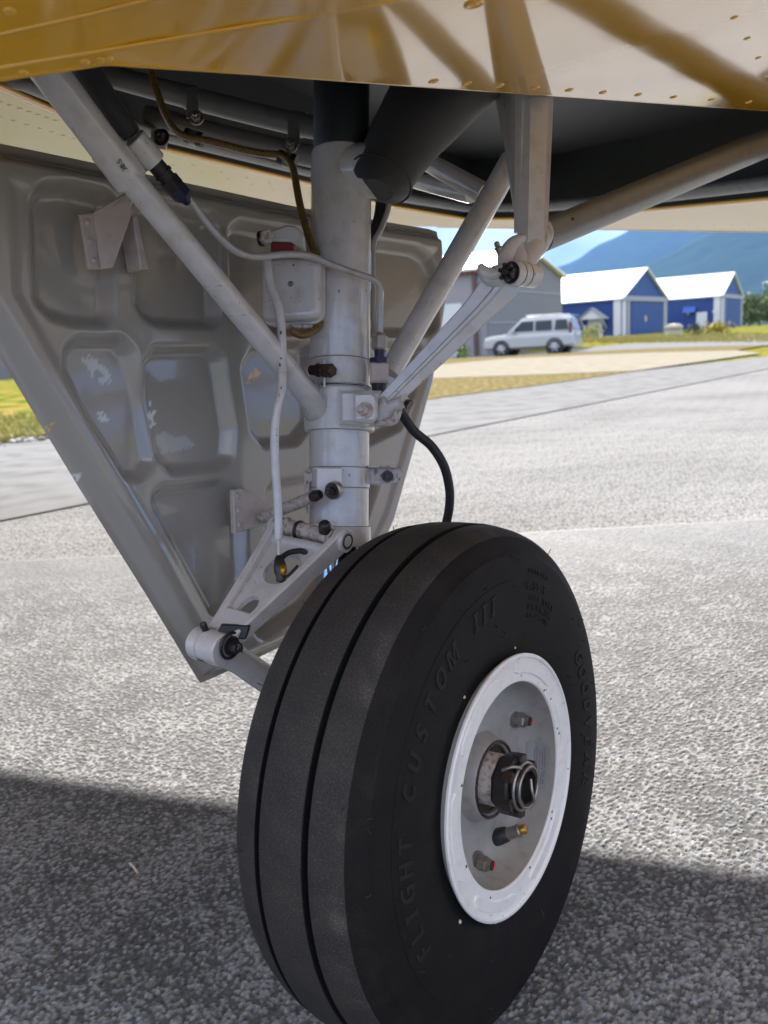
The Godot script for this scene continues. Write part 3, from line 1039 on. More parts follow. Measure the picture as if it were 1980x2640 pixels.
	part("windscreen", s, mats.car_glass, t)
	s = Shape.new()
	s.box(Transform3D(Basis(fx, Vector3.UP, fx.cross(Vector3.UP)), P.call(-2.5, 0.48, 0)), Vector3(0.3, 0.3, 1.8), 0.06)
	part("rear_bumper", s, mats.car_paint, t)
	s = Shape.new()
	s.box(Transform3D(Basis(fx, Vector3.UP, fx.cross(Vector3.UP)), P.call(-2.62, 0.95, 0)), Vector3(0.03, 0.13, 0.5), 0.01)
	part("number_plate", s, mats.white_trim, t)
	s = Shape.new()
	s.box(Transform3D(Basis(fx, Vector3.UP, fx.cross(Vector3.UP)), P.call(-2.35, 1.86, 0)), Vector3(0.3, 0.05, 1.5), 0.02)
	part("roof_spoiler", s, mats.car_paint, t)

func loft(s: Shape, P: Callable, slices: Array) -> void:
	var rings := []
	for q in slices:
		var h: float = q[2] - q[1]
		var ring := PackedVector3Array()
		for a in [[0.8, 0.0], [1.0, 0.14], [1.0, 0.72], [0.95, 0.9], [0.86, 1.0]]:
			ring.append(P.call(q[0], q[1] + h * a[1], q[3] * a[0]))
		for a in [[0.86, 1.0], [0.95, 0.9], [1.0, 0.72], [1.0, 0.14], [0.8, 0.0]]:
			ring.append(P.call(q[0], q[1] + h * a[1], -q[3] * a[0]))
		rings.append(ring)
	for k in rings.size() - 1:
		for j in 10:
			var l := (j + 1) % 10
			s.quad(rings[k][j], rings[k + 1][j], rings[k + 1][l], rings[k][l])
	for j in range(1, 9):
		s.tri(rings[0][0], rings[0][j], rings[0][j + 1])
		s.tri(rings[-1][0], rings[-1][j + 1], rings[-1][j])


# ------------------------------------------------------------------ the airplane
var wa: Vector3      # the wheel's axle, towards the hub nut
var wu: Vector3      # along the wheel, level, away from the camera
var wv: Vector3      # along the wheel, upwards
var wc: Vector3      # centre of the rim's outer face
var wing_n: Vector3
var wing_o: Vector3
var near_n: Vector3      # the skin before the wheel well: it rises to the right
var near_o: Vector3
var door_o: Vector3
var plane: Node3D

func wing(sx: float, sy: float) -> Vector3: return on_plane(sx, sy, wing_o, wing_n)
var near_edge: Array      # the near skin's edge at the wheel well

# height of the near skin over a place; it is flat at the right and turns up towards the viewer at the left
func near_height(x: float, fz: float) -> float:
	var e: Array = near_edge
	var k := 0
	while k < e.size() - 2 and x > e[k + 1].x: k += 1
	var t: float = (x - e[k].x) / (e[k + 1].x - e[k].x)
	var ze := -lerpf(e[k].z, e[k + 1].z, t)
	var he := lerpf(e[k].y, e[k + 1].y, t)
	if t < 0.0: ze = -e[0].z; he = e[0].y + 0.15 * (x - e[0].x)
	return he + lerpf(-0.5, 0.04, smoothstep(-0.32, 0.0, x)) * (fz - ze)

func near_normal(p: Vector3) -> Vector3:
	var d := 0.002
	var nx := near_height(p.x + d, -p.z) - near_height(p.x - d, -p.z)
	var nf := near_height(p.x, -p.z + d) - near_height(p.x, -p.z - d)
	return Vector3(nx / (2 * d), -1.0, -nf / (2 * d)).normalized()

func near_wing(sx: float, sy: float) -> Vector3:
	var r := sight(sx, sy)
	var lo := 0.1
	var hi := 0.1
	while hi < 3.0:
		hi += 0.02
		var p := CAM + r * hi
		if p.y > near_height(p.x, -p.z): break
		lo = hi
	for k in 24:
		var m := (lo + hi) / 2
		var p := CAM + r * m
		if p.y > near_height(p.x, -p.z): hi = m
		else: lo = m
	return CAM + r * hi

func door(sx: float, sy: float, off := 0.0) -> Vector3: return on_plane(sx, sy, door_o + wa * off, wa)

func near_facing(sx: float, sy: float) -> Transform3D:
	var p := near_wing(sx, sy)
	return facing(p, near_normal(p))

func bolt(t: Node3D, called: String, o: Vector3, axis: Vector3, r: float, m: Material, h := 0.0) -> MeshInstance3D:
	var s := Shape.new()
	if h == 0.0: h = r * 1.1
	s.lathe(o, axis, [Vector2(0, 0), Vector2(0, r * 1.45), Vector2(r * 0.25, r * 1.45), Vector2(r * 0.25, 0)], 18, 20)
	s.hexnut(o + axis.normalized() * r * 0.25, axis, r, h)
	s.lathe(o + axis.normalized() * (r * 0.25 + h), axis, [Vector2(0, r * 0.55), Vector2(r * 0.45, r * 0.52), Vector2(r * 0.55, r * 0.4), Vector2(r * 0.55, 0)], 12, 20)
	return part(called, s, m, t)

func build_airplane() -> void:
	wa = (cb * Vector3(0.8021, -0.021, 0.5968)).normalized()
	wv = (Vector3.UP - wa * wa.y).normalized()
	wu = wv.cross(wa).normalized()
	wc = CAM + cb * Vector3(0.1271, -0.2635, -0.8019)
	# underside of the wing: level fore and aft, rising to the left (outboard)
	var outb := Vector3(wa.x, 0, wa.z).normalized()
	wing_o = CAM + Vector3(0, 0.185, 0)
	wing_n = -(Vector3.UP + outb * 0.13).normalized()
	near_o = CAM + Vector3(0, 0.205, 0)
	near_n = -Vector3(-0.176, 1.0, 0.0).normalized()
	door_o = at(874, 1300, 0.95) - wa * 0.1
	var foot := wc - wa * 0.073
	foot.y = 0
	plane = thing("airplane", "yellow light airplane seen from under its wing at the main landing gear", "airplane", foot)
	build_wing()
	build_door()
	build_wheel()
	build_strut()
	build_braces()
	build_lines()

func build_wing() -> void:
	var wp := func(list: Array, off := 0.0) -> Array:
		var out := []
		for p in list: out.append(wing(p[0], p[1]) - wing_n * off)
		return out
	var bx := Vector3.RIGHT - wing_n * wing_n.x
	bx = bx.normalized()
	var by := bx.cross(wing_n).normalized() * -1.0
	var bz := bx.cross(by)                    # down out of the wing or up
	var to2 := func(p: Vector3) -> Vector2: return Vector2((p - wing_o).dot(bx), (p - wing_o).dot(by))
	# corners of the wheel well's mouth: its near edge lies in the near skin, the rest in the wing's underside
	var near := []
	for p in [[-20, 212], [274, 167], [640, 191], [990, 217], [1500, 252], [2010, 288]]: near.append(on_plane(p[0], p[1], near_o, near_n))
	var fara := wp.call([[2010, 513], [1646, 546], [1400, 566], [1199, 566], [990, 531], [800, 477], [418, 388], [143, 292], [-20, 222]])
	var mouth3: Array = near + fara
	var mouth := PackedVector2Array()
	for p in mouth3: mouth.append(to2.call(p))
	# far edge of the wing, seen against the sky at right; on the left it runs on behind the strut and door
	var e0 := wing(1980, 597)
	var e1 := wing(1193, 586)
	var ed := (e1 - e0).normalized()
	var front := Vector3(0, 0, -0.27)        # the wing's front edge passes just over the camera
	var E := [to2.call(e0 - ed * 1.6), to2.call(e1 + ed * 0.15), to2.call(e1 + ed * 4.0), to2.call(Vector3(-3.2, 1, -0.32)), to2.call(Vector3(2.1, 1, -0.3))]
	var outline := PackedVector2Array(E)
	var fwd := 1.0
	near_edge = near
	var up0 := -near_n
	var s := Shape.new()
	var xs := []
	var last: Vector3 = near[-1]
	for k in 41: xs.append(lerpf(-2.4, near[0].x, k / 40.0))
	for k in range(1, 61): xs.append(lerpf(near[0].x, last.x, k / 60.0))
	var front_line := []
	var face := func(thick: float) -> void:
		var prev := PackedVector3Array()
		var prev_n := PackedVector3Array()
		for k in 21:
			var ring := PackedVector3Array()
			var rn := PackedVector3Array()
			for x in xs:
				var j := 0
				while j < near.size() - 2 and x > near[j + 1].x: j += 1
				var ze: float = -near[0].z if x < near[0].x else -lerpf(near[j].z, near[j + 1].z, (x - near[j].x) / (near[j + 1].x - near[j].x))
				var fz := lerpf(ze, 0.26, k / 20.0)
				var p := Vector3(x, near_height(x, fz), -fz)
				var q := near_normal(p)
				ring.append(p - q * thick)
				rn.append(q if thick == 0.0 else -q)
			if k:
				if thick == 0.0: s.strip(prev, prev_n, ring, rn)
				else: s.strip(ring, rn, prev, prev_n)
			if k == 20 and thick == 0.0:
				for p in ring: front_line.append(p)
			prev = ring; prev_n = rn
	face.call(0.0)
	face.call(0.0016)
	var skin := part("wing_skin", s, mats.wing_paint, plane)
	# rounded front edge
	s = Shape.new()
	var fl := []
	for k in range(0, front_line.size(), 4): fl.append(front_line[k] + up0 * 0.025)
	s.tube(fl, 0.025, 16)
	part("front_edge", s, mats.wing_paint, skin)
	s = Shape.new()
	var far_poly := PackedVector2Array()
	var ll: Vector3 = fara[-1]
	far_poly.append(to2.call(Vector3(-3.0, 1, ll.z)))
	for k in range(fara.size() - 1, -1, -1): far_poly.append(to2.call(fara[k]))
	far_poly.append(outline[0]); far_poly.append(outline[1]); far_poly.append(outline[2])
	plate(s, far_poly, bx, by, 0.0, 0.0018)
	var far_skin := part("far_wing_skin", s, mats.far_wing_paint, plane)
	# two long seams across the near skin
	s = Shape.new()
	var seam := []
	for p in [[-150, 203], [0, 176], [250, 134], [500, 91], [750, 49], [990, 6], [1150, -24]]: seam.append(near_wing(p[0], p[1]))
	s.tube(seam, 0.0022, 8, true, false, 0.0, 0.6)
	part("seam", s, mats.wing_paint, skin)
	s = Shape.new()
	seam = []
	for p in [[-150, 120], [0, 89], [100, 67], [200, 45], [382, 0], [460, -20]]: seam.append(near_wing(p[0], p[1]))
	s.tube(seam, 0.0016, 8, true, false, 0.0, 0.6)
	part("seam", s, mats.wing_paint, skin)
	# rolled lip along the mouth of the well
	s = Shape.new()
	var lip := []
	for p in near: lip.append(p - near_n * 0.003)
	s.tube(lip, 0.0035, 8)
	part("well_lip", s, mats.wing_paint, skin)
	s = Shape.new()
	lip = []
	for p in fara: lip.append(p - wing_n * 0.003)
	s.tube(lip, 0.005, 8)
	part("well_lip", s, mats.wing_paint, far_skin)
	s = Shape.new()
	s.tube([e0 - ed * 0.6 - wing_n * 0.004, e1 + ed * 0.1 - wing_n * 0.004], 0.007, 8)
	part("far_edge", s, mats.far_wing_paint, far_skin)
	# rivets and screws
	var rv := Shape.new()
	rv.dome(Vector3.ZERO, Vector3.UP, 0.0034, 0.0013)
	var rm := rv.mesh()
	for p in [[218, 162], [257, 156], [280, 154], [24, 30], [60, 190], [1893, 45], [1926, 99], [1955, 149], [1977, 195]]:
		placed("rivet", rm, mats.wing_paint, skin, near_facing(p[0], p[1]))
	var sc := Shape.new()
	sc.lathe(Vector3.ZERO, Vector3.UP, [Vector2(0, 0.0046), Vector2(0.0007, 0.0043), Vector2(0.001, 0.0036), Vector2(0.0004, 0.0028), Vector2(0.0003, 0.0011), Vector2(-0.0004, 0.0009), Vector2(-0.0004, 0)], 18, 50)
	var scm := sc.mesh()
	for x in [1118, 1204, 1288, 1380, 1467, 1554, 1645, 1736, 1834, 1930]:
		placed("screw", scm, mats.wing_paint, skin, near_facing(x, 209 + (x - 1118) * 0.0665))
	placed("screw", scm, mats.wing_paint, skin, near_facing(1222, 9).scaled_local(Vector3.ONE * 1.5))
	# rivet rows on the far skin
	var far_rv := Shape.new()
	far_rv.dome(Vector3.ZERO, Vector3.UP, 0.0042, 0.0013, 8)
	var frm := far_rv.mesh()
	for row in [[[0, 262], [143, 310], [418, 406], [800, 497]], [[0, 300], [200, 360], [420, 420], [800, 512]], [[1010, 550], [1199, 582], [1330, 583]], [[1560, 577], [1800, 583], [1980, 578]], [[1480, 589], [1700, 590], [1980, 590]]]:
		var pts := []
		for p in row: pts.append(wing(p[0], p[1]))
		var len := 0.0
		for k in pts.size() - 1: len += pts[k].distance_to(pts[k + 1])
		var n := int(len / 0.055)
		for p in resample(pts, n): placed("rivet", frm, mats.far_wing_paint, far_skin, facing(p, wing_n))
	# upper skin and closed edges, so that daylight enters from below only
	s = Shape.new()
	var up := -wing_n
	var n := outline.size()
	var low := []
	var high := []
	for k in n:
		var p := wing_o + bx * outline[k].x + by * outline[k].y
		low.append(p + up * (0.002 if k < 3 else 0.03))
		high.append(p + up * (0.03 if k < 3 else 0.12))
	var inw := Vector3(0, 0, 1)
	var ridge := [high[0] + inw * 0.22 + up * 0.24, high[1] + inw * 0.22 + up * 0.24, high[2] + inw * 0.22 + up * 0.24]
	s.quad(high[0], high[1], ridge[1], ridge[0])
	s.quad(high[1], high[2], ridge[2], ridge[1])
	s.quad(ridge[0], ridge[1], ridge[2], high[3])
	s.tri(ridge[0], high[3], high[4])
	for k in n:
		var l := (k + 1) % n
		s.quad(low[k], low[l], high[l], high[k])
	part("upper_wing_skin", s, mats.wing_paint, plane)
	# inside of the well
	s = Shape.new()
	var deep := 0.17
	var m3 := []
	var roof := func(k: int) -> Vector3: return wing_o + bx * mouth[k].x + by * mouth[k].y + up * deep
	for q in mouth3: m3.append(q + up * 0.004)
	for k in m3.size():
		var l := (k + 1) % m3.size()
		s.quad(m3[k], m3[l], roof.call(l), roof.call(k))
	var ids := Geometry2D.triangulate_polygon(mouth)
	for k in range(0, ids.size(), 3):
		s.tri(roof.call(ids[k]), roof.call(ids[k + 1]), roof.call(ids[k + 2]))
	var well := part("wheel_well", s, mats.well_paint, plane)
	# ribs and stringers in the well
	for d in [[[800, 150], [830, 300], 0.16, 0.05], [[960, 150], [1000, 330], 0.16, 0.03]]:
		s = Shape.new()
		var a := wing(d[0][0], d[0][1]) + up * 0.135
		var c := wing(d[1][0], d[1][1]) + up * 0.135
		var dir := (c - a).normalized()
		s.box(Transform3D(Basis(dir, up, dir.cross(up)), (a + c) / 2), Vector3(0.9, 0.07, d[3]), 0.004)
		part("rib", s, mats.well_paint, well)
	for d in [[[1250, 330], [1980, 300]], [[1250, 430], [1980, 380]]]:
		s = Shape.new()
		var a := wing(d[0][0], d[0][1]) + up * 0.145
		var c := wing(d[1][0], d[1][1]) + up * 0.145
		s.tube([a, c], 0.02, 6, true, true)
		part("stringer", s, mats.well_paint, well)
	# grey strip standing along the far side of the well
	s = Shape.new()
	var st := []
	for p in [[-60, 226], [60, 245], [143, 278], [418, 372], [800, 462]]: st.append(wing(p[0], p[1]) + up * 0.012)
	s.tube(st, 0.011, 10, true, false, 0.0, 0.7)
	part("edge_tube", s, mats.tube_paint, well)
	s = Shape.new()
	st = []
	for p in [[990, 522], [1199, 553], [1400, 552], [1646, 536], [1980, 500], [2400, 465]]: st.append(wing(p[0], p[1]) + up * 0.02)
	s.tube(st, 0.018, 10, true, false, 0.0, 0.7)
	part("edge_tube", s, mats.tube_paint, well)

func plate(s: Shape, poly: PackedVector2Array, bx: Vector3, by: Vector3, z: float, thick: float) -> void:
	var down := 1.0 if bx.cross(by).dot(wing_n) > 0 else -1.0
	var o := wing_o
	if down > 0: s.prism(poly, o - wing_n * (z + thick), bx, by, thick)
	else: s.prism(poly, o - wing_n * z, bx, by, thick)

func seg_dist(p: Vector2, a: Vector2, b: Vector2) -> float:
	var d := b - a
	var t := clampf((p - a).dot(d) / d.length_squared(), 0.0, 1.0)
	return p.distance_to(a + d * t)

func poly_dist(p: Vector2, q: PackedVector2Array) -> float:      # negative inside
	var best := INF
	for k in q.size(): best = minf(best, seg_dist(p, q[k - 1 if k else q.size() - 1], q[k]))
	return -best if Geometry2D.is_point_in_polygon(p, q) else best

func build_door() -> void:
	var to2 := func(sx: float, sy: float) -> Vector2:
		var p := door(sx, sy) - door_o
		return Vector2(p.dot(wu), p.dot(wv))
	var lay := func(list: Array) -> PackedVector2Array:
		var out := PackedVector2Array()
		for q in list: out.append(to2.call(q[0], q[1]))
		return out
	var outline: PackedVector2Array = lay.call([[-45, 342], [227, 400], [800, 528], [1130, 585], [1150, 592], [1157, 625], [1165, 795], [1132, 1000], [1034, 1354], [960, 1520], [860, 1620], [704, 1694], [552, 1764], [543, 1766], [535, 1755], [400, 1531], [232, 1260], [0, 872], [-62, 770], [-75, 380]])
	var pockets := []
	for q in [
			[[95, 520], [118, 480], [180, 478], [292, 500], [296, 832], [200, 828], [142, 812], [105, 770]],
			[[352, 512], [560, 556], [572, 838], [420, 832], [384, 815], [366, 780]],
			[[603, 590], [622, 574], [800, 605], [806, 852], [640, 846], [612, 825]],
			[[880, 610], [1080, 640], [1118, 665], [1132, 710], [1128, 840], [1105, 858], [880, 858]],
			[[181, 900], [211, 873], [321, 873], [350, 905], [390, 1045], [407, 1193], [375, 1232], [338, 1231], [236, 1071], [178, 950]],
			[[384, 931], [408, 900], [550, 897], [580, 923], [610, 1110], [604, 1185], [575, 1205], [455, 1216], [418, 1176], [388, 1024]],
			[[638, 945], [665, 892], [790, 882], [812, 900], [812, 1090], [775, 1138], [690, 1146], [662, 1110]],
			[[880, 885], [1085, 885], [1098, 905], [1075, 1010], [1040, 1100], [960, 1140], [880, 1130]],
			[[400, 1290], [430, 1262], [580, 1243], [622, 1268], [638, 1330], [640, 1500], [600, 1574], [560, 1588]],
			[[700, 1250], [960, 1210], [985, 1240], [940, 1370], [800, 1560], [690, 1640], [650, 1650], [690, 1560]]]:
		pockets.append(Shape.inset(Shape.turn(lay.call(q)), 0.0125))
	var chips := []                    # worn paint, and sky reflections painted on as pale patches: outline, colour
	for q in [[[[243, 922], [268, 915], [280, 930], [300, 938], [314, 955], [312, 985], [300, 990], [286, 975], [296, 955], [280, 950], [268, 968], [255, 945]], Color(1.45, 1.45, 1.4)],
			[[[281, 1062], [300, 1060], [312, 1075], [310, 1088], [290, 1085]], Color(1.7, 1.7, 1.6)],
			[[[410, 1034], [420, 1032], [424, 1046], [414, 1046]], Color(2.0, 2.0, 1.9)],
			[[[408, 1060], [430, 1058], [424, 1080], [427, 1100], [414, 1098], [416, 1080]], Color(2.0, 2.0, 1.9)],
			[[[430, 1120], [450, 1108], [470, 1122], [520, 1126], [528, 1150], [500, 1160], [450, 1166], [432, 1150]], Color(1.12, 1.12, 1.1)],
			[[[667, 985], [672, 962], [684, 955], [683, 948], [702, 957], [690, 972], [678, 975], [671, 988]], Color(2.4, 1.2, 0.1)],
			[[[1100, 805], [1124, 795], [1126, 832], [1114, 840], [1095, 836]], Color(2.6, 1.5, 0.2)],
			[[[1040, 918], [1060, 912], [1062, 930], [1042, 934]], Color(2.2, 1.2, 0.15)],
			[[[136, 1092], [160, 1097], [162, 1110], [150, 1106]], Color(1.9, 1.2, 0.25)],
			[[[214, 1215], [232, 1222], [228, 1238], [218, 1230]], Color(1.8, 1.8, 1.7)]]:
		chips.append([lay.call(q[0]), q[1]])
	var lo := Vector2(INF, INF)
	var hi := -lo
	for p in outline: lo = lo.min(p); hi = hi.max(p)
	var cell := 0.0026
	var nx := int((hi.x - lo.x) / cell) + 2
	var ny := int((hi.y - lo.y) / cell) + 2
	var boxes := []
	for q in pockets:
		var a := Vector2(INF, INF)
		var b := -a
		for p in q: a = a.min(p); b = b.max(p)
		boxes.append(Rect2(a, b - a).grow(0.032))
	var s := Shape.new()
	s.tinted = true
	var id := PackedInt32Array()
	id.resize((nx + 1) * (ny + 1))
	id.fill(-1)
	var inside := PackedByteArray()
	inside.resize((nx + 1) * (ny + 1))
	var dist := PackedFloat32Array()
	dist.resize((nx + 1) * (ny + 1))
	for y in ny + 1:
		for x in nx + 1:
			var k := y * (nx + 1) + x
			dist[k] = poly_dist(lo + Vector2(x - 0.5, y - 0.5) * cell, outline)
			inside[k] = 1 if dist[k] < 0 else 0
	var wob := FastNoiseLite.new()
	wob.frequency = 6.0
	for y in ny + 1:
		for x in nx + 1:
			var k := y * (nx + 1) + x
			if dist[k] > cell * 1.5: continue
			var p := lo + Vector2(x - 0.5, y - 0.5) * cell
			var de := -dist[k]
			if de < 0:
				var best := INF
				var q := p
				for e in outline.size():
					var a := outline[e - 1 if e else outline.size() - 1]
					var b := outline[e]
					var t := clampf((p - a).dot(b - a) / (b - a).length_squared(), 0.0, 1.0)
					var r := a + (b - a) * t
					if p.distance_to(r) < best: best = p.distance_to(r); q = r
				p = q
				de = 0.0
			# raised field, lower outer flange, pressed pockets with round shoulders
			var h := -0.0175 * (1.0 - smoothstep(0.006, 0.021, de)) - 0.0045 * smoothstep(0.03, 0.046, de)
			for m in pockets.size():
				if boxes[m].has_point(p):
					var d := poly_dist(p, pockets[m]) - 0.016
					h = minf(h, -0.0195 + (h + 0.0195) * smoothstep(-0.012, 0.004, d))
			h += 0.00022 * wob.get_noise_2d(p.x, p.y)
			var col := Color(0.36, 0.33, 0.285)
			for q in chips:
				if Geometry2D.is_point_in_polygon(p + Vector2(wob.get_noise_2d(p.x * 22, p.y * 22), wob.get_noise_2d(p.x * 22 + 50, p.y * 22)) * 0.006, q[0]): col = q[1] * 0.4
			id[k] = s.v.size()
			s.v.append(door_o + wu * p.x + wv * p.y + wa * h)
			s.n.append(wa)
			s.c.append(col)
	for y in ny:
		for x in nx:
			var k := y * (nx + 1) + x
			var q := [k, k + 1, k + nx + 2, k + nx + 1]
			var any := false
			var all := true
			for m in q:
				if inside[m]: any = true
				if id[m] < 0: all = false
			if any and all:
				s.i.append_array(PackedInt32Array([id[q[0]], id[q[2]], id[q[1]], id[q[0]], id[q[3]], id[q[2]]]))
	smooth(s)
	var gd := part("gear_door", s, mats.door_paint, plane)
	# outer sheet of the door, painted like the wing
	s = Shape.new()
	s.prism(Shape.inset(outline if Shape.turn(outline) == outline else Shape.turn(outline), 0.004), door_o - wa * 0.0245, wu, wv, 0.0022)
	part("door_skin", s, mats.wing_paint, gd)
	# upper hinge bracket, riveted
	s = Shape.new()
	var of := func(list: Array, off: float) -> PackedVector2Array:
		var out := PackedVector2Array()
		for q in list:
			var p := door(q[0], q[1], off) - door_o
			out.append(Vector2(p.dot(wu), p.dot(wv)))
		return out
	s.prism(of.call([[207, 552], [242, 548], [268, 694], [229, 694]], 0.004), door_o + wa * 0.0005, wu, wv, 0.0035, 0.0008)
	var br := part("hinge_bracket", s, mats.bracket_paint, gd)
	s = Shape.new()
	var web := [[241, 549], [300, 525], [318, 505], [334, 490], [337, 560], [291, 690], [262, 694]]
	var near := []
	var back := []
	for q in web: near.append(door(q[0], q[1], lerpf(0.004, 0.028, clampf((q[0] - 241.0) / 80.0, 0, 1))))
	for k in range(1, near.size() - 1): s.tri(near[0], near[k + 1], near[k]); s.tri(near[0] - wa * 0.002, near[k] - wa * 0.002, near[k + 1] - wa * 0.002)
	for k in near.size(): s.quad(near[k], near[(k + 1) % near.size()], near[(k + 1) % near.size()] - wa * 0.002, near[k] - wa * 0.002)
	part("hinge_bracket", s, mats.bracket_paint, gd)
	s = Shape.new()
	s.prism(of.call([[338, 558], [350, 556], [380, 695], [360, 695]], 0.02), door_o + wa * 0.0005, wu, wv, 0.022, 0.001)
	part("hinge_bracket", s, mats.bracket_paint, gd)
	var rv := Shape.new()
	rv.dome(Vector3.ZERO, Vector3.UP, 0.0034, 0.002)
	var rm := rv.mesh()
	for q in [[226, 571], [233, 621], [243, 671]]: placed("rivet", rm, mats.bracket_paint, gd, facing(door(q[0], q[1], 0.004), wa))
	# lower bracket that the strut's link pulls on
	s = Shape.new()
	s.prism(of.call([[600, 1264], [622, 1259], [645, 1270], [672, 1289], [692, 1308], [703, 1325], [704, 1340], [694, 1349], [604, 1375]], 0.006), door_o + wa * 0.001, wu, wv, 0.006, 0.001)
	part("link_bracket", s, mats.bracket_paint, gd)
	for q in [[612, 1278], [616, 1317], [619, 1354]]: placed("rivet", rm, mats.bracket_paint, gd, facing(door(q[0], q[1], 0.0068), wa).scaled_local(Vector3.ONE * 1.25))
	bolt(gd, "bolt", door(678, 1331, 0.008), wa, 0.0062, mats.dirty_paint, 0.01)

func smooth(s: Shape) -> void:
	var n := PackedVector3Array()
	n.resize(s.v.size())
	for k in range(0, s.i.size(), 3):
		var a := s.v[s.i[k]]
		var m := (s.v[s.i[k + 2]] - a).cross(s.v[s.i[k + 1]] - a)
		for l in 3: n[s.i[k + l]] += m
	for k in n.size(): n[k] = n[k].normalized()
	s.n = n

func build_wheel() -> void:
	# along = distance from the rim's outer face towards the hub nut; the tyre's middle lies at -0.073
	var M := -0.073
	var s := Shape.new()
	s.tinted = true
	var pr := []
	var tone := []
	var tread := Color(0.21, 0.184, 0.162)
	var wall := Color(0.046, 0.036, 0.029)
	var groove := Color(0.024, 0.024, 0.026)
	var crown := [[0.0, 0.2518, 0], [0.0222, 0.2512, 0], [0.0228, 0.2508, 2], [0.0234, 0.2445, 2], [0.0276, 0.2443, 2], [0.0282, 0.25, 2], [0.0288, 0.2502, 0]]
	var half := crown + [[0.042, 0.2472, 0], [0.049, 0.2443, 0], [0.0535, 0.2412, 0], [0.0552, 0.2393, 1], [0.0572, 0.2366, 1], [0.061, 0.23, 1], [0.0642, 0.2225, 1],
		[0.0648, 0.2222, 1], [0.0655, 0.22, 1], [0.0669, 0.213, 1], [0.0684, 0.2035, 1], [0.0691, 0.1985, 1], [0.0696, 0.1984, 1], [0.0699, 0.1966, 1], [0.0702, 0.188, 1], [0.0702, 0.178, 1], [0.0699, 0.166, 1], [0.0692, 0.154, 1], [0.068, 0.143, 1], [0.0662, 0.1345, 1], [0.0652, 0.131, 1], [0.0648, 0.1262, 2], [0.0645, 0.12, 2]]
	var far_half := crown + [[0.043, 0.2478, 0], [0.053, 0.2442, 0], [0.0575, 0.2418, 0], [0.0595, 0.2398, 1], [0.0645, 0.2345, 1], [0.071, 0.226, 1], [0.076, 0.217, 1], [0.08, 0.206, 1], [0.0825, 0.195, 1], [0.083, 0.178, 1], [0.081, 0.16, 1], [0.0755, 0.143, 1], [0.069, 0.131, 1], [0.0675, 0.12, 2]]
	for k in range(far_half.size() - 1, 0, -1): pr.append([M - far_half[k][0], far_half[k][1], far_half[k][2]])
	for q in half: pr.append([M + q[0], q[1], q[2]])
	var grit := FastNoiseLite.new()
	grit.seed = 12
	grit.frequency = 1.0
	grit.fractal_octaves = 4
	for k in pr.size() - 1:
		s.tint = [tread, wall, groove][maxi(pr[k][2], pr[k + 1][2]) if pr[k][2] != pr[k + 1][2] and (pr[k][2] == 2 or pr[k + 1][2] == 2) else pr[k][2]]
		# neighbours are handed in so that the normals run on smoothly
		var sub := []
		for l in range(maxi(0, k - 1), mini(pr.size(), k + 3)): sub.append(Vector2(pr[l][0], pr[l][1]))
		var t := Shape.new()
		t.tint = s.tint
		t.lathe(wc, wa, sub, 336, 45)
		var per := 337 * 2
		var first := 0 if k == 0 else 1
		for q in per:
			var at_ := first * per + q
			var v := t.v[at_]
			# the tyre bears on the ground: a flat where it touches
			if v.y < 0.004: v.y = 0.004 + (v.y - 0.004) * 0.06
			var rel := v - wc
			var dust := grit.get_noise_3d(v.x * 28.0, v.y * 28.0, v.z * 28.0)
			var fine := grit.get_noise_3d(v.x * 160.0 + 9.0, v.y * 160.0, v.z * 160.0)
			var g := 1.0 + 0.3 * dust + 0.12 * fine
			var along := rel.dot(wa) - M
			if along > 0.047 and along < 0.0665: g += maxf(0.0, dust * 1.5 - 0.1) * 0.8
			var col: Color = s.tint * g
			s.v.append(v); s.n.append(t.n[at_]); s.c.append(Color(col.r * (1.0 + 0.05 * dust), col.g, col.b * (1.0 - 0.06 * dust)))
		var o := s.v.size() - per
		for j in 336:
			s.i.append_array(PackedInt32Array([o + j, o + 337 + j + 1, o + j + 1, o + j, o + 337 + j, o + 337 + j + 1]))
	var tyre := part("tyre", s, mats.tyre_rubber, plane)
	var polar := func(phi: float, r: float, along: float) -> Vector3:
		return wc + wa * along + (wv * cos(deg_to_rad(phi)) + wu * sin(deg_to_rad(phi))) * r
	# raised lettering round the sidewall, reading clockwise
	var font := SystemFont.new()
	font.font_names = PackedStringArray(["Droid Sans"])
	font.font_weight = 700
	var words := [["FLIGHT", -112.0, -79.5, 0.0175, 0.1815], ["CUSTOM", -66.5, -28.5, 0.0175, 0.1815], ["III", -14.0, -3.5, 0.0175, 0.1815], ["GOODYEAR", 67.0, 114.0, 0.0175, 0.1815], ["6.50-8", 18.5, 29.5, 0.0085, 0.193], ["TUBE TYPE", 20.0, 37.0, 0.0055, 0.181], ["8 PLY RATING", 20.0, 37.0, 0.0055, 0.172], ["AIRCRAFT TIRE", 20.0, 37.0, 0.0045, 0.1635], ["RETREAD", 20, 31, 0.0045, 0.2075]]
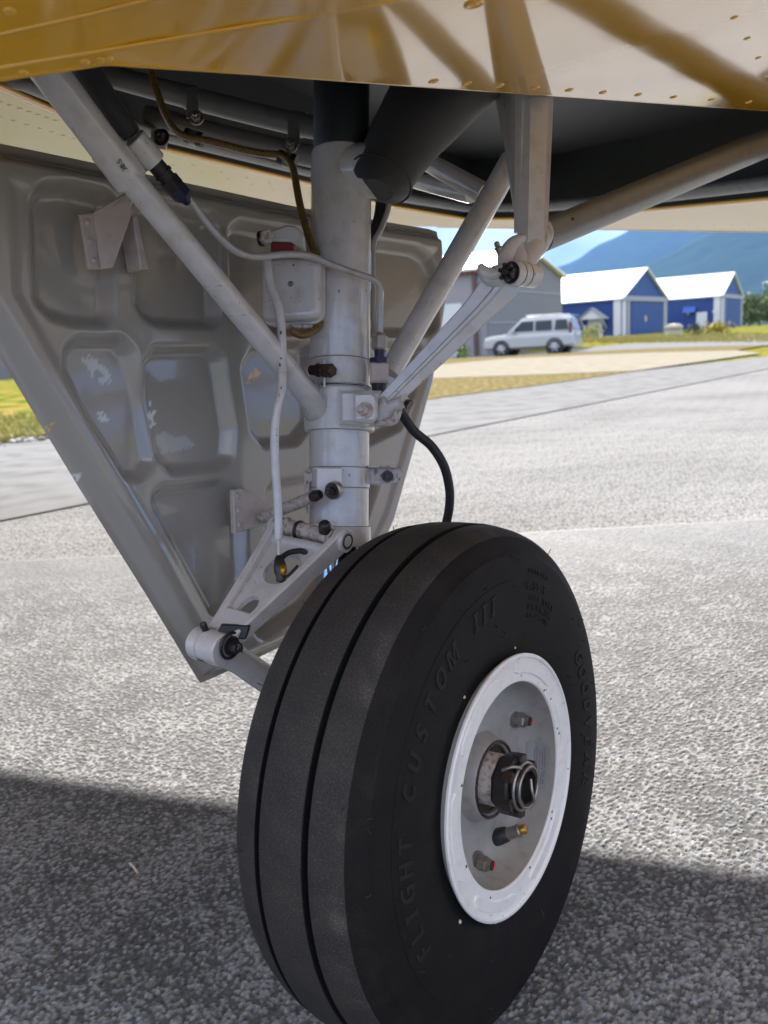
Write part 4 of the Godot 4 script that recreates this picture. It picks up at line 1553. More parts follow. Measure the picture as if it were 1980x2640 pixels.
	for w in words:
		var text: String = w[0]
		for k in text.length():
			if text[k] == " ": continue
			var phi: float = lerpf(w[1], w[2], float(k) / (text.length() - 1))
			var tm := TextMesh.new()
			tm.text = text[k]
			tm.font = font
			tm.font_size = 64
			tm.pixel_size = w[3] / 46.0
			tm.depth = 0.0017
			tm.curve_step = 4.0
			var r: float = w[4]
			var dr := 0.004
			var up: Vector3 = (polar.call(phi, r + dr, wall_at(half, r + dr) + M) - polar.call(phi, r - dr, wall_at(half, r - dr) + M)).normalized()
			var right: Vector3 = (wv * -sin(deg_to_rad(phi)) + wu * cos(deg_to_rad(phi))).normalized()
			var out := right.cross(up)
			if out.dot(wa) < 0: out = -out
			var italic := up + right * (0.22 if w[3] > 0.01 else 0.0)
			placed("raised_letter", tm, mats.tyre_letter, tyre, Transform3D(Basis(right, italic, out), polar.call(phi, r, wall_at(half, r) + M) + out * 0.00015))
	# moulding rings' hairs
	for k in 46:
		var phi := rng.randf_range(-170, 170)
		var r: float = [0.2222, 0.205, 0.195, 0.163, 0.15][k % 5] + rng.randf_range(-0.003, 0.003)
		var h := Shape.new()
		var p: Vector3 = polar.call(phi, r, wall_at(half, r) + M)
		var d: Vector3 = (wa + wv * rng.randf_range(-0.7, 0.7) + wu * rng.randf_range(-0.7, 0.7)).normalized()
		h.tube([p, p + d * 0.003, p + d * 0.005 + wv * rng.randf_range(-0.002, 0.002)], 0.00045, 5)
		part("rubber_hair", h, mats.black_rubber, tyre)
	for k in 9:
		var phi := -100.0 + k * 17.0 + rng.randf_range(-4, 4)
		var side: float = [-0.058, -0.0455, 0.0535][k % 3]
		var h := Shape.new()
		var p: Vector3 = polar.call(phi, 0.2405 if absf(side) > 0.05 else 0.2475, M + side)
		var d: Vector3 = (p - (wc + wa * M)).normalized()
		h.tube([p, p + d * 0.007], 0.0004, 5)
		part("rubber_hair", h, mats.black_rubber, tyre)
	# small label moulded low on the sidewall
	# rim
	s = Shape.new()
	s.lathe(wc, wa, [Vector2(-0.146, 0.1), Vector2(-0.146, 0.126), Vector2(-0.143, 0.126), Vector2(-0.135, 0.1185), Vector2(-0.011, 0.1185), Vector2(-0.0035, 0.1235), Vector2(-0.001, 0.1262), Vector2(0.0012, 0.1262), Vector2(0.0022, 0.1247), Vector2(0.0022, 0.1228), Vector2(0.0002, 0.1216), Vector2(-0.0005, 0.12), Vector2(-0.0012, 0.1055), Vector2(-0.0012, 0.0992), Vector2(-0.0022, 0.0983), Vector2(-0.0036, 0.0981)], 128, 32)
	var rim := part("wheel_rim", s, mats.rim_paint, plane)
	s = Shape.new()
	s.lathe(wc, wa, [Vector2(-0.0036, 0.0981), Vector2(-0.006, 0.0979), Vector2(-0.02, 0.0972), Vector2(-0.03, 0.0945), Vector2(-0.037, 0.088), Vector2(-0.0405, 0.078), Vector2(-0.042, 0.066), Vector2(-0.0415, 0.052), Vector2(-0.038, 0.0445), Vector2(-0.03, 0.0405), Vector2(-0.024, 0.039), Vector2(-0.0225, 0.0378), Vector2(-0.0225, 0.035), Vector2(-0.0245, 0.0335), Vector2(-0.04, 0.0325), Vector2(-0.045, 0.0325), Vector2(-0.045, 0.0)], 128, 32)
	part("rim_bowl", s, mats.shaded_bowl_paint, rim)
	# raised pads on the rim's face
	for k in 6:
		s = Shape.new()
		var a0 := k * 60.0 + 8.0
		var ra := 0.1065
		var rb := 0.1175
		var poly := PackedVector2Array()
		for j in 13: poly.append(Vector2(sin(deg_to_rad(a0 + 44.0 * j / 12)), cos(deg_to_rad(a0 + 44.0 * j / 12))) * (rb - (0.004 if j == 0 or j == 12 else 0.0)))
		for j in 13: poly.append(Vector2(sin(deg_to_rad(a0 + 44.0 - 44.0 * j / 12)), cos(deg_to_rad(a0 + 44.0 - 44.0 * j / 12))) * (ra + (0.003 if j == 0 or j == 12 else 0.0)))
		s.prism(poly, wc - wa * 0.002, wu, wv, 0.0026, 0.0009)
		part("rim_pad", s, mats.rim_paint, rim)
	# paint chips on the rim's edge
	for k in 26:
		s = Shape.new()
		var phi := rng.randf() * 360.0
		var r: float = [0.1012, 0.1225, 0.104, 0.1195][k % 4]
		var p: Vector3 = polar.call(phi, r, 0.0)
		s.dome(p - wa * 0.0014, wa, rng.randf_range(0.0006, 0.0017), 0.0004 + (0.0025 if k % 4 == 1 else 0.0006), 6)
		part("paint_chip", s, mats.ink, rim)
	for phi in [71.0, -167.0, -48.0]:
		var p: Vector3 = polar.call(phi, 0.0845, -0.0395)
		s = Shape.new()
		s.lathe(p, wa, [Vector2(-0.004, 0.0098), Vector2(0.0025, 0.0098), Vector2(0.0025, 0.0)], 20, 20)
		s.hexnut(p + wa * 0.0025, wa, 0.0078, 0.0105)
		s.lathe(p + wa * 0.013, wa, [Vector2(0, 0.0052), Vector2(0.0045, 0.005), Vector2(0.0045, 0.0)], 14, 20)
		var nut := part("lug_nut", s, mats.steel, rim)
		s = Shape.new()
		var rd := (p - wc).normalized()
		s.tube([p + wa * 0.0165 + wu * 0.0048 + wv * 0.001, p + wa * 0.0172 + wu * 0.0045 - wv * 0.0024, p + wa * 0.0172 + wu * 0.002 - wv * 0.0048], 0.0015, 6)
		part("red_stripe", s, mats.red_mark, rim)
		s = Shape.new()
		s.lathe(p + wa * 0.0132, wa, [Vector2(0.0, 0.0049), Vector2(0.0046, 0.0049), Vector2(0.0046, 0.0)], 14, 20)
		part("bolt_end", s, mats.grease, rim)
	# valve stem
	var vp: Vector3 = polar.call(164.0, 0.083, -0.04)
	var vd := (wa * 0.9 + wu * 0.25 + wv * 0.4).normalized()
	s = Shape.new()
	s.lathe(vp - vd * 0.004, vd, [Vector2(0, 0.009), Vector2(0.006, 0.0088), Vector2(0.016, 0.0078), Vector2(0.018, 0.006), Vector2(0.018, 0)], 18, 50)
	part("valve_grommet", s, mats.black_rubber, rim)
	s = Shape.new()
	s.lathe(vp + vd * 0.013, vd, [Vector2(0, 0.0062), Vector2(0.011, 0.006), Vector2(0.012, 0.0068), Vector2(0.0145, 0.0068), Vector2(0.0155, 0.0055), Vector2(0.0155, 0)], 16, 30)
	part("valve_stem", s, mats.steel, rim)
	s = Shape.new()
	s.lathe(vp + vd * 0.0285, vd, [Vector2(0, 0.005), Vector2(0.005, 0.005), Vector2(0.0065, 0.0035), Vector2(0.0065, 0)], 14, 50)
	part("valve_cap", s, mats.brass, rim)
	# data plate stuck on the bowl of the rim, at the right
	s = Shape.new()
	var rows := []
	for j in 4:
		var t := j / 3.0
		var ring := PackedVector3Array()
		var al := lerpf(-0.011, -0.0335, t)
		var rr := bowl(al) - 0.0009
		for k in 13: ring.append(polar.call(lerpf(92.0 if j > 0 else 95.0, 121.0, k / 12.0), rr, al))
		rows.append(ring)
	for j in 3:
		for k in 12: s.quad(rows[j][k], rows[j][k + 1], rows[j + 1][k + 1], rows[j + 1][k])
	var dec := part("data_plate", s, mats.decal, rim)
	for j in 7:
		s = Shape.new()
		var al := lerpf(-0.0145, -0.0315, j / 6.0)
		for k in 16:
			if rng.randf() < 0.25: continue
			var a := lerpf(95.0, 118.0, k / 16.0)
			var r0: float = bowl(al) - 0.0012
			s.quad(polar.call(a, r0, al), polar.call(a + 1.0, r0, al), polar.call(a + 1.0, bowl(al - 0.0011) - 0.0012, al - 0.0011), polar.call(a, bowl(al - 0.0011) - 0.0012, al - 0.0011))
		part("plate_print", s, mats.print_grey, rim)
	# axle, nut and locking wire
	s = Shape.new()
	s.ring(wc - wa * 0.0225, wa, 0.0365, 0.0016)
	s.ring(wc - wa * 0.0265, wa, 0.0322, 0.0015)
	part("bearing_seal", s, mats.rusty_steel, rim)
	s = Shape.new()
	s.lathe(wc, wa, [Vector2(-0.15, 0.0255), Vector2(-0.012, 0.0255), Vector2(-0.004, 0.0235), Vector2(-0.004, 0.0)], 40, 30)
	var axle := part("axle", s, mats.dirty_paint, rim)
	s = Shape.new()
	s.lathe(wc, wa, [Vector2(-0.012, 0.0), Vector2(-0.012, 0.0285), Vector2(-0.009, 0.0295), Vector2(0.003, 0.0295), Vector2(0.005, 0.027), Vector2(0.0055, 0.0215), Vector2(0.012, 0.0212), Vector2(0.014, 0.0202), Vector2(0.014, 0.0165), Vector2(-0.006, 0.016), Vector2(-0.006, 0.0)], 8, 14, 0.2, TAU, false)
	part("axle_nut", s, mats.grease, rim)
	for k in 6:
		s = Shape.new()
		var a := k * 60.0 + 12.0
		var p: Vector3 = polar.call(a, 0.0262, 0.004)
		s.box(Transform3D(Basis(wa, (p - wc - wa * 0.004).normalized(), wa.cross((p - wc - wa * 0.004).normalized())), p), Vector3(0.01, 0.0075, 0.012), 0.0015)
		part("nut_castle", s, mats.rusty_steel if k % 2 else mats.grease, rim)
	s = Shape.new()
	s.ring(wc + wa * 0.0095, wa, 0.0222, 0.0018, 36)
	s.ring(wc + wa * 0.0142, wa, 0.0192, 0.0014, 36)
	part("lock_ring", s, mats.steel, rim)
	s = Shape.new()
	s.tube(curve([polar.call(60, 0.009, 0.013), polar.call(150, 0.006, 0.016), polar.call(165, 0.017, 0.0165), polar.call(178, 0.024, 0.012)], 6), 0.0014, 8)
	part("split_pin", s, mats.steel, rim)
	s = Shape.new()
	s.tube(curve([polar.call(-20, 0.024, 0.012), polar.call(-30, 0.031, 0.008), polar.call(-40, 0.03, -0.002)], 5), 0.0018, 8)
	part("split_pin", s, mats.steel, rim)
	# small pale balance chips on the tyre's bead
	for d in [[80.0, 0.129], [107.0, 0.131], [-30.0, 0.131], [-128.0, 0.134], [150.0, 0.132], [-160.0, 0.131], [15.0, 0.1305]]:
		s = Shape.new()
		s.dome(polar.call(d[0], d[1], wall_at(half, d[1]) + M), (wa + wv * 0.3).normalized(), rng.randf_range(0.0011, 0.002), 0.0014, 7)
		part("pale_speck", s, mats.straw, tyre)

func bowl(al: float) -> float:
	var pts := [[-0.006, 0.0982], [-0.02, 0.0972], [-0.03, 0.0945], [-0.037, 0.088]]
	for k in 3:
		if al >= pts[k + 1][0]: return lerpf(pts[k][1], pts[k + 1][1], (al - pts[k][0]) / (pts[k + 1][0] - pts[k][0]))
	return 0.088

func wall_at(half: Array, r: float) -> float:
	for k in range(13, half.size() - 1):
		if r <= half[k][1] and r >= half[k + 1][1]:
			return lerpf(half[k][0], half[k + 1][0], (half[k][1] - r) / maxf(1e-6, half[k][1] - half[k + 1][1]))
	return half[13][0] - (r - half[13][1]) * 0.6

# a point on the strut's axis for a row of the photograph
func ax(sy: float) -> Vector3: return at(879.5 - (sy - 450.0) * 0.0065, sy, 0.95)

func build_strut() -> void:
	var top := ax(150)
	var dir := (ax(1400) - ax(420)).normalized()
	var k := 0.95 / FOC                      # metres per pixel at the strut
	var prof := func(list: Array) -> Array:
		var out := []
		for q in list: out.append(Vector2((ax(q[0]) - top).dot(dir), q[1] * k))
		return out
	var s := Shape.new()
	s.lathe(top, dir, prof.call([[392, 0], [392, 68], [398, 76], [404, 78], [926, 78], [929, 77], [931, 79.5], [994, 79.5], [997, 78], [998, 74], [1006, 74], [1010, 74]]), 48, 30)
	var strut := part("gear_strut", s, mats.gear_paint, plane)
	s = Shape.new()
	s.lathe(top, dir, prof.call([[150, 0], [150, 72], [385, 72], [394, 69]]), 32, 30)
	part("strut_head", s, mats.well_paint, strut)  # upper end of the strut, the well's shade painted on as a dark colour
	s = Shape.new()
	s.lathe(top, dir, prof.call([[1002, 74], [1004, 86], [1010, 91], [1060, 91], [1098, 91], [1112, 90], [1114, 77], [1210, 77], [1214, 76.5], [1346, 76.5], [1356, 77], [1358, 82], [1400, 82], [1408, 80], [1410, 60]]), 48, 30)
	part("strut_collar", s, mats.gear_paint, strut)
	s = Shape.new()
	s.lathe(top, dir, prof.call([[1405, 58], [1890, 58], [1890, 0]]), 40, 30)
	part("piston", s, mats.chrome, strut)
	s = Shape.new()
	s.lathe(top, dir, prof.call([[1830, 0], [1830, 62], [1960, 62], [1975, 50], [1975, 0]]), 32, 30)
	var hub := wc - wa * 0.14
	s.tube([ax(1900), hub, wc - wa * 0.1], [0.032, 0.032, 0.027], 20)
	part("axle_stub", s, mats.gear_paint, strut)
	s = Shape.new()
	s.lathe(hub, wa, [Vector2(-0.01, 0.0), Vector2(-0.01, 0.095), Vector2(0.0, 0.095), Vector2(0.0, 0.0)], 40, 30)
	part("brake_disc", s, mats.steel, strut)
	# upper shoulder where the side members meet
	s = Shape.new()
	s.tube([ax(440), at(975, 440, 0.92)], [0.028, 0.03], 24)
	part("boot_socket", s, mats.gear_paint, strut)
	# thin strap of the switch box round the strut
	s = Shape.new()
	s.lathe(top, dir, prof.call([[652, 78], [652, 79.6], [740, 79.6], [740, 78]]), 48, 30)
	part("box_strap", s, mats.gear_paint, strut)
	for q in [[931, 79.7], [1001, 76.5], [1113, 79.0], [1207, 79.4], [1258, 79.4], [1357, 79.0], [1407, 80.5]]:
		s = Shape.new()
		s.lathe(top, dir, prof.call([[q[0] - 1.4, q[1] - 2.2], [q[0] - 1.4, q[1]], [q[0] + 1.4, q[1]], [q[0] + 1.4, q[1] - 2.2]]), 48, 30)
		part("grimy_seam", s, mats.grease if q[0] in [1001, 1357, 1407] else mats.seam_dirt, strut)
	# stop bolt on the band
	var bd := (at(872, 955, 0.905) - at(808, 953, 0.925)).normalized()
	s = Shape.new()
	s.lathe(at(802, 954, 0.905), bd, [Vector2(0, 0), Vector2(0, 0.0055), Vector2(0.009, 0.0058), Vector2(0.0092, 0.0074), Vector2(0.012, 0.0074), Vector2(0.0122, 0.005), Vector2(0.017, 0.005)], 20, 30)
	part("stop_bolt", s, mats.rusty_steel, strut)
	s = Shape.new()
	s.lathe(at(802, 954, 0.905) + bd * 0.017, bd, [Vector2(0, 0.0072), Vector2(0.003, 0.0072), Vector2(0.003, 0)], 20, 30)
	s.hexnut(at(802, 954, 0.905) + bd * 0.020, bd, 0.0075, 0.011)
	part("stop_nut", s, mats.rusty_steel, strut)
	s = Shape.new()
	s.box(Transform3D(cb, at(837, 966, 0.909)), Vector3(0.0022, 0.03, 0.014), 0.0005)
	part("stop_tab", s, mats.gear_paint, strut)
	# lug of the side brace, square plate with a pinned nut
	s = Shape.new()
	var lug := func(list: Array, d: float) -> PackedVector2Array:
		var out := PackedVector2Array()
		for q in list: out.append(Vector2(q[0] - 943.0, -(q[1] - 1052.0)) * d / FOC)
		return out
	s.prism(lug.call([[911, 1018], [958, 1016], [970, 1024], [975, 1040], [975, 1078], [968, 1089], [958, 1092], [913, 1090]], 0.872), at(943, 1052, 0.886), cb.x, cb.y, 0.014, 0.0025)
	part("brace_lug", s, mats.gear_paint, strut)
	s = Shape.new()
	s.box(Transform3D(cb, at(930, 1055, 0.905)), Vector3(0.045, 0.036, 0.04), 0.004)
	part("brace_lug", s, mats.gear_paint, strut)
	bolt(strut, "lug_bolt", at(941, 1058, 0.872), cb.z - cb.x * 0.35, 0.0062, mats.dirty_paint, 0.0085)
	# band with tabs low on the strut, and the door's link
	s = Shape.new()
	s.lathe(top, dir, prof.call([[1207, 77], [1207, 79], [1258, 79], [1258, 77]]), 48, 30)
	part("link_clamp", s, mats.gear_paint, strut)
	s = Shape.new()
	s.prism(lug.call([[815, 1207], [882, 1207], [882, 1265], [878, 1282], [868, 1290], [850, 1290], [815, 1262]], 0.89), at(943, 1052, 0.896), cb.x, cb.y, 0.0035, 0.0012)
	s.box(Transform3D(cb, at(850, 1209, 0.91)), Vector3(0.03, 0.0025, 0.03), 0.0006)
	part("link_clamp", s, mats.gear_paint, strut)
	s = Shape.new()
	s.prism(lug.call([[948, 1206], [1020, 1203], [1032, 1213], [1036, 1222], [1031, 1240], [1021, 1246], [948, 1250]], 0.95), at(943, 1052, 0.953), cb.x, cb.y, 0.003, 0.0008)
	s.box(Transform3D(cb, at(990, 1204, 0.945)), Vector3(0.036, 0.0025, 0.02), 0.0006)
	part("link_clamp", s, mats.dirty_paint, strut)
	bolt(strut, "clamp_bolt", at(999, 1228, 0.948), cb.z, 0.0047, mats.grease)
	s = Shape.new()
	s.prism(lug.call([[783, 1212], [812, 1209], [812, 1240], [800, 1245], [792, 1325], [784, 1300]], 0.93), at(943, 1052, 0.935), cb.x, cb.y, 0.004, 0.001)
	part("link_clamp", s, mats.dirty_paint, strut)
	var lv := (at(829, 1273, 0.862) - at(868, 1262, 0.892)).normalized()
	s = Shape.new()
	s.lathe(at(866, 1263, 0.891), lv, [Vector2(0, 0), Vector2(0, 0.0096), Vector2(0.0075, 0.0096), Vector2(0.0085, 0.008), Vector2(0.0085, 0)], 24, 30)
	part("link_bush", s, mats.steel, strut)
	bolt(strut, "link_bolt", at(866, 1263, 0.891) + lv * 0.0085, lv, 0.0056, mats.grease, 0.0075)
	s = Shape.new()
	var l0 := at(812, 1279, 0.885)
	var l1 := door(680, 1333, 0.02)
	s.tube([l0, l0.lerp(l1, 0.12), l0.lerp(l1, 0.2), l1], [0.0045, 0.006, 0.0068, 0.0062], 14)
	part("door_link", s, mats.dirty_paint, plane)
	s = Shape.new()
	s.tube([at(826, 1274, 0.882), l0, l0.lerp(l1, 0.1)], [0.005, 0.0065, 0.004], 12)
	part("rod_end", s, mats.grease, strut)
	# torque links
	var pa := at(722, 1361, 0.918)
	var pb := at(877, 1391, 0.872)
	var qa := at(515, 1657, 0.812)
	var qb := at(600, 1666, 0.792)
	torque_link(pa, pb, qa, qb)
	s = Shape.new()
	s.tube([at(735, 1358, 0.913), at(862, 1385, 0.876)], 0.0085, 18)
	s.tube([at(735, 1358, 0.913), at(745, 1362, 0.911)], 0.0115, 18)
	s.tube([at(842, 1380, 0.882), at(852, 1383, 0.88)], 0.0105, 18)
	var hp := part("hinge_pin", s, mats.dirty_paint, strut)
	s = Shape.new()
	s.tube([ax(1385), at(815, 1378, 0.9)], [0.02, 0.012], 14)
	part("hinge_boss", s, mats.gear_paint, strut)
	var ja := (pb - pa).normalized()
	s = Shape.new()
	s.lathe(at(737, 1358, 0.913), ja, [Vector2(-0.012, 0), Vector2(-0.012, 0.008), Vector2(-0.004, 0.0095), Vector2(0, 0.008)], 14, 60)
	part("grease_seal", s, mats.grease, strut)
	s = Shape.new()
	s.ring(at(772, 1368, 0.902), ja, 0.0095, 0.002, 20)
	part("grease_seal", s, mats.grease, strut)
	s = Shape.new()
	s.lathe(at(838, 1362, 0.873), (Vector3.UP + cb.z * 0.5).normalized(), [Vector2(-0.004, 0), Vector2(-0.004, 0.007), Vector2(0.006, 0.0065), Vector2(0.0085, 0.004), Vector2(0.0085, 0)], 12, 50)
	part("grease_cap", s, mats.grease, strut)

func torque_link(pa: Vector3, pb: Vector3, qa: Vector3, qb: Vector3) -> void:
	# upper link: a fork with a thin pierced web, from the strut (pa, pb) to the apex (qa, qb)
	var ja := (pb - pa).normalized()
	var mid0 := (pa + pb) / 2
	var mid1 := (qa + qb) / 2
	var along := (mid1 - mid0).normalized()
	var x := (ja - along * ja.dot(along)).normalized()
	var up := along.cross(x) if along.cross(x).y > 0 else x.cross(along)
	var l := mid0.distance_to(mid1)
	var wt := pa.distance_to(pb) / 2 + 0.003
	var wb := 0.012
	var to := func(p: Vector3) -> Vector2: return Vector2((p - mid0).dot(x), (p - mid0).dot(along))
	# along the link: y 0 at the strut, l at the apex
	var s := Shape.new()
	var bz := x.cross(along)
	var sg := 1.0 if bz.dot(up) > 0 else -1.0
	var web := PackedVector2Array([Vector2(-wt + 0.002, 0.016), Vector2(wt - 0.002, 0.016), Vector2(wb, l - 0.02), Vector2(-wb, l - 0.02)])
	var hole := func(c: Vector2, rx: float, ry: float) -> PackedVector2Array:
		var o := PackedVector2Array()
		for k in 22: o.append(c + Vector2(cos(TAU * k / 22) * rx, sin(TAU * k / 22) * ry))
		return o
	s.prism(web, mid0 - up * (0.004 if sg > 0 else -0.001) , x, along, 0.005, 0.0, false, [hole.call(Vector2(0.004, 0.056), 0.0205, 0.022), hole.call(Vector2(0.001, 0.113), 0.0105, 0.016)])
	var link := part("upper_torque_link", s, mats.gear_paint, plane)
	for sd in [-1.0, 1.0]:
		# a flat side rail, round at the strut, lower towards the apex
		s = Shape.new()
		var p0: Vector3 = mid0 + x * sd * wt
		var p1: Vector3 = mid1 + x * sd * wb
		var d := (p1 - p0).normalized()
		var len := p0.distance_to(p1)
		var rail := PackedVector2Array()
		for k in 9:
			var a := PI / 2 + PI * k / 8
			rail.append(Vector2(cos(a), sin(a)) * 0.0128)
		for q in [[0.02, -0.0125], [0.06, -0.0105], [len - 0.02, -0.009], [len - 0.012, -0.006], [len - 0.012, 0.0075], [0.07, 0.0088], [0.03, 0.0105]]: rail.append(Vector2(q[0], q[1]))
		var w := d.cross(up).normalized()
		s.prism(rail, p0 - w * 0.0045, d, up, 0.009, 0.0018, true)
		part("link_rail", s, mats.gear_paint, link)
		s = Shape.new()
		s.lathe(p0 - x * sd * 0.006, x * sd, [Vector2(0, 0), Vector2(0, 0.012), Vector2(0.0125, 0.012), Vector2(0.0135, 0.0112), Vector2(0.0135, 0.0075), Vector2(0.0125, 0.0075), Vector2(0.0125, 0)], 28, 30)
		part("link_eye", s, mats.gear_paint, link)
		s = Shape.new()
		s.ring(p0 + x * sd * 0.0074, x * sd, 0.0074, 0.0011)
		part("grease_ring", s, mats.grease, link)
		s = Shape.new()
		s.lathe(p0 + x * sd * 0.0045, x * sd, [Vector2(0, 0.006), Vector2(0.0035, 0.006), Vector2(0.004, 0.0052), Vector2(0.004, 0)], 20, 30)
		part("link_bush", s, mats.gear_paint, link)
	s = Shape.new()
	s.tube([mid0 + x * -wt + along * 0.018, mid0 + x * wt + along * 0.018], 0.0065, 12)
	part("link_bar", s, mats.gear_paint, link)
	s = Shape.new()
	s.box(Transform3D(Basis(x, along, x.cross(along)), mid1 - along * 0.028), Vector3(0.036, 0.03, 0.014), 0.004)
	part("link_foot", s, mats.gear_paint, link)
	# apex joint
	s = Shape.new()
	s.lathe(qa - ja * 0.004, ja, [Vector2(0, 0), Vector2(0, 0.015), Vector2(0.0015, 0.0163), Vector2(0.0125, 0.0163), Vector2(0.0127, 0.0152), Vector2(0.0145, 0.0152), Vector2(0.0147, 0.0163), Vector2(0.036, 0.0163), Vector2(0.0375, 0.015), Vector2(0.0375, 0)], 32, 30)
	part("apex_joint", s, mats.gear_paint, link)
	s = Shape.new()
	s.lathe(qa + ja * 0.0095, ja, [Vector2(0, 0.0), Vector2(0, 0.0167), Vector2(0.0075, 0.0167), Vector2(0.0075, 0)], 20, 30, 0.6, 1.2)
	s.ring(qb - ja * 0.003, ja, 0.0125, 0.0016)
	part("grease_stain", s, mats.grease, link)
	bolt(link, "apex_bolt", qb - ja * 0.002, ja, 0.0066, mats.grease, 0.008)
	s = Shape.new()
	s.tube([qb + ja * 0.01 - up * 0.005, qb + ja * 0.0105 + up * 0.006], 0.0011, 6)
	part("split_pin", s, mats.steel, link)
	s = Shape.new()
	var gz := at(532, 1632, 0.803)
	var gd := (Vector3.UP * 1.0 - cb.x * 0.25).normalized()
	s.lathe(gz - gd * 0.007, gd, [Vector2(0, 0.0036), Vector2(0.006, 0.0036), Vector2(0.007, 0.0045), Vector2(0.010, 0.0045), Vector2(0.0105, 0.003), Vector2(0.0135, 0.0036), Vector2(0.0165, 0.0036), Vector2(0.018, 0.003), Vector2(0.018, 0)], 12, 30)
	part("grease_nipple", s, mats.grease, link)
	# dark rubber stop below the foot
	s = Shape.new()
	s.prism(poly2([[-0.017, -0.007], [0.014, -0.007], [0.018, 0.006], [-0.01, 0.007]]), at(600, 1626, 0.806), cb.x, cb.y, 0.008, 0.001)
	part("stop_pad", s, mats.black_rubber, link)
	# lower link, runs back behind the tyre to the axle
	s = Shape.new()
	var e := at(715, 1770, 0.885)
	var axl := ax(1890)
	s.tube([mid1, mid1.lerp(e, 0.35), e, axl], [0.0125, 0.0105, 0.0115, 0.014], 12, true, false, 0.0, 1.35)
	part("lower_torque_link", s, mats.gear_paint, plane)

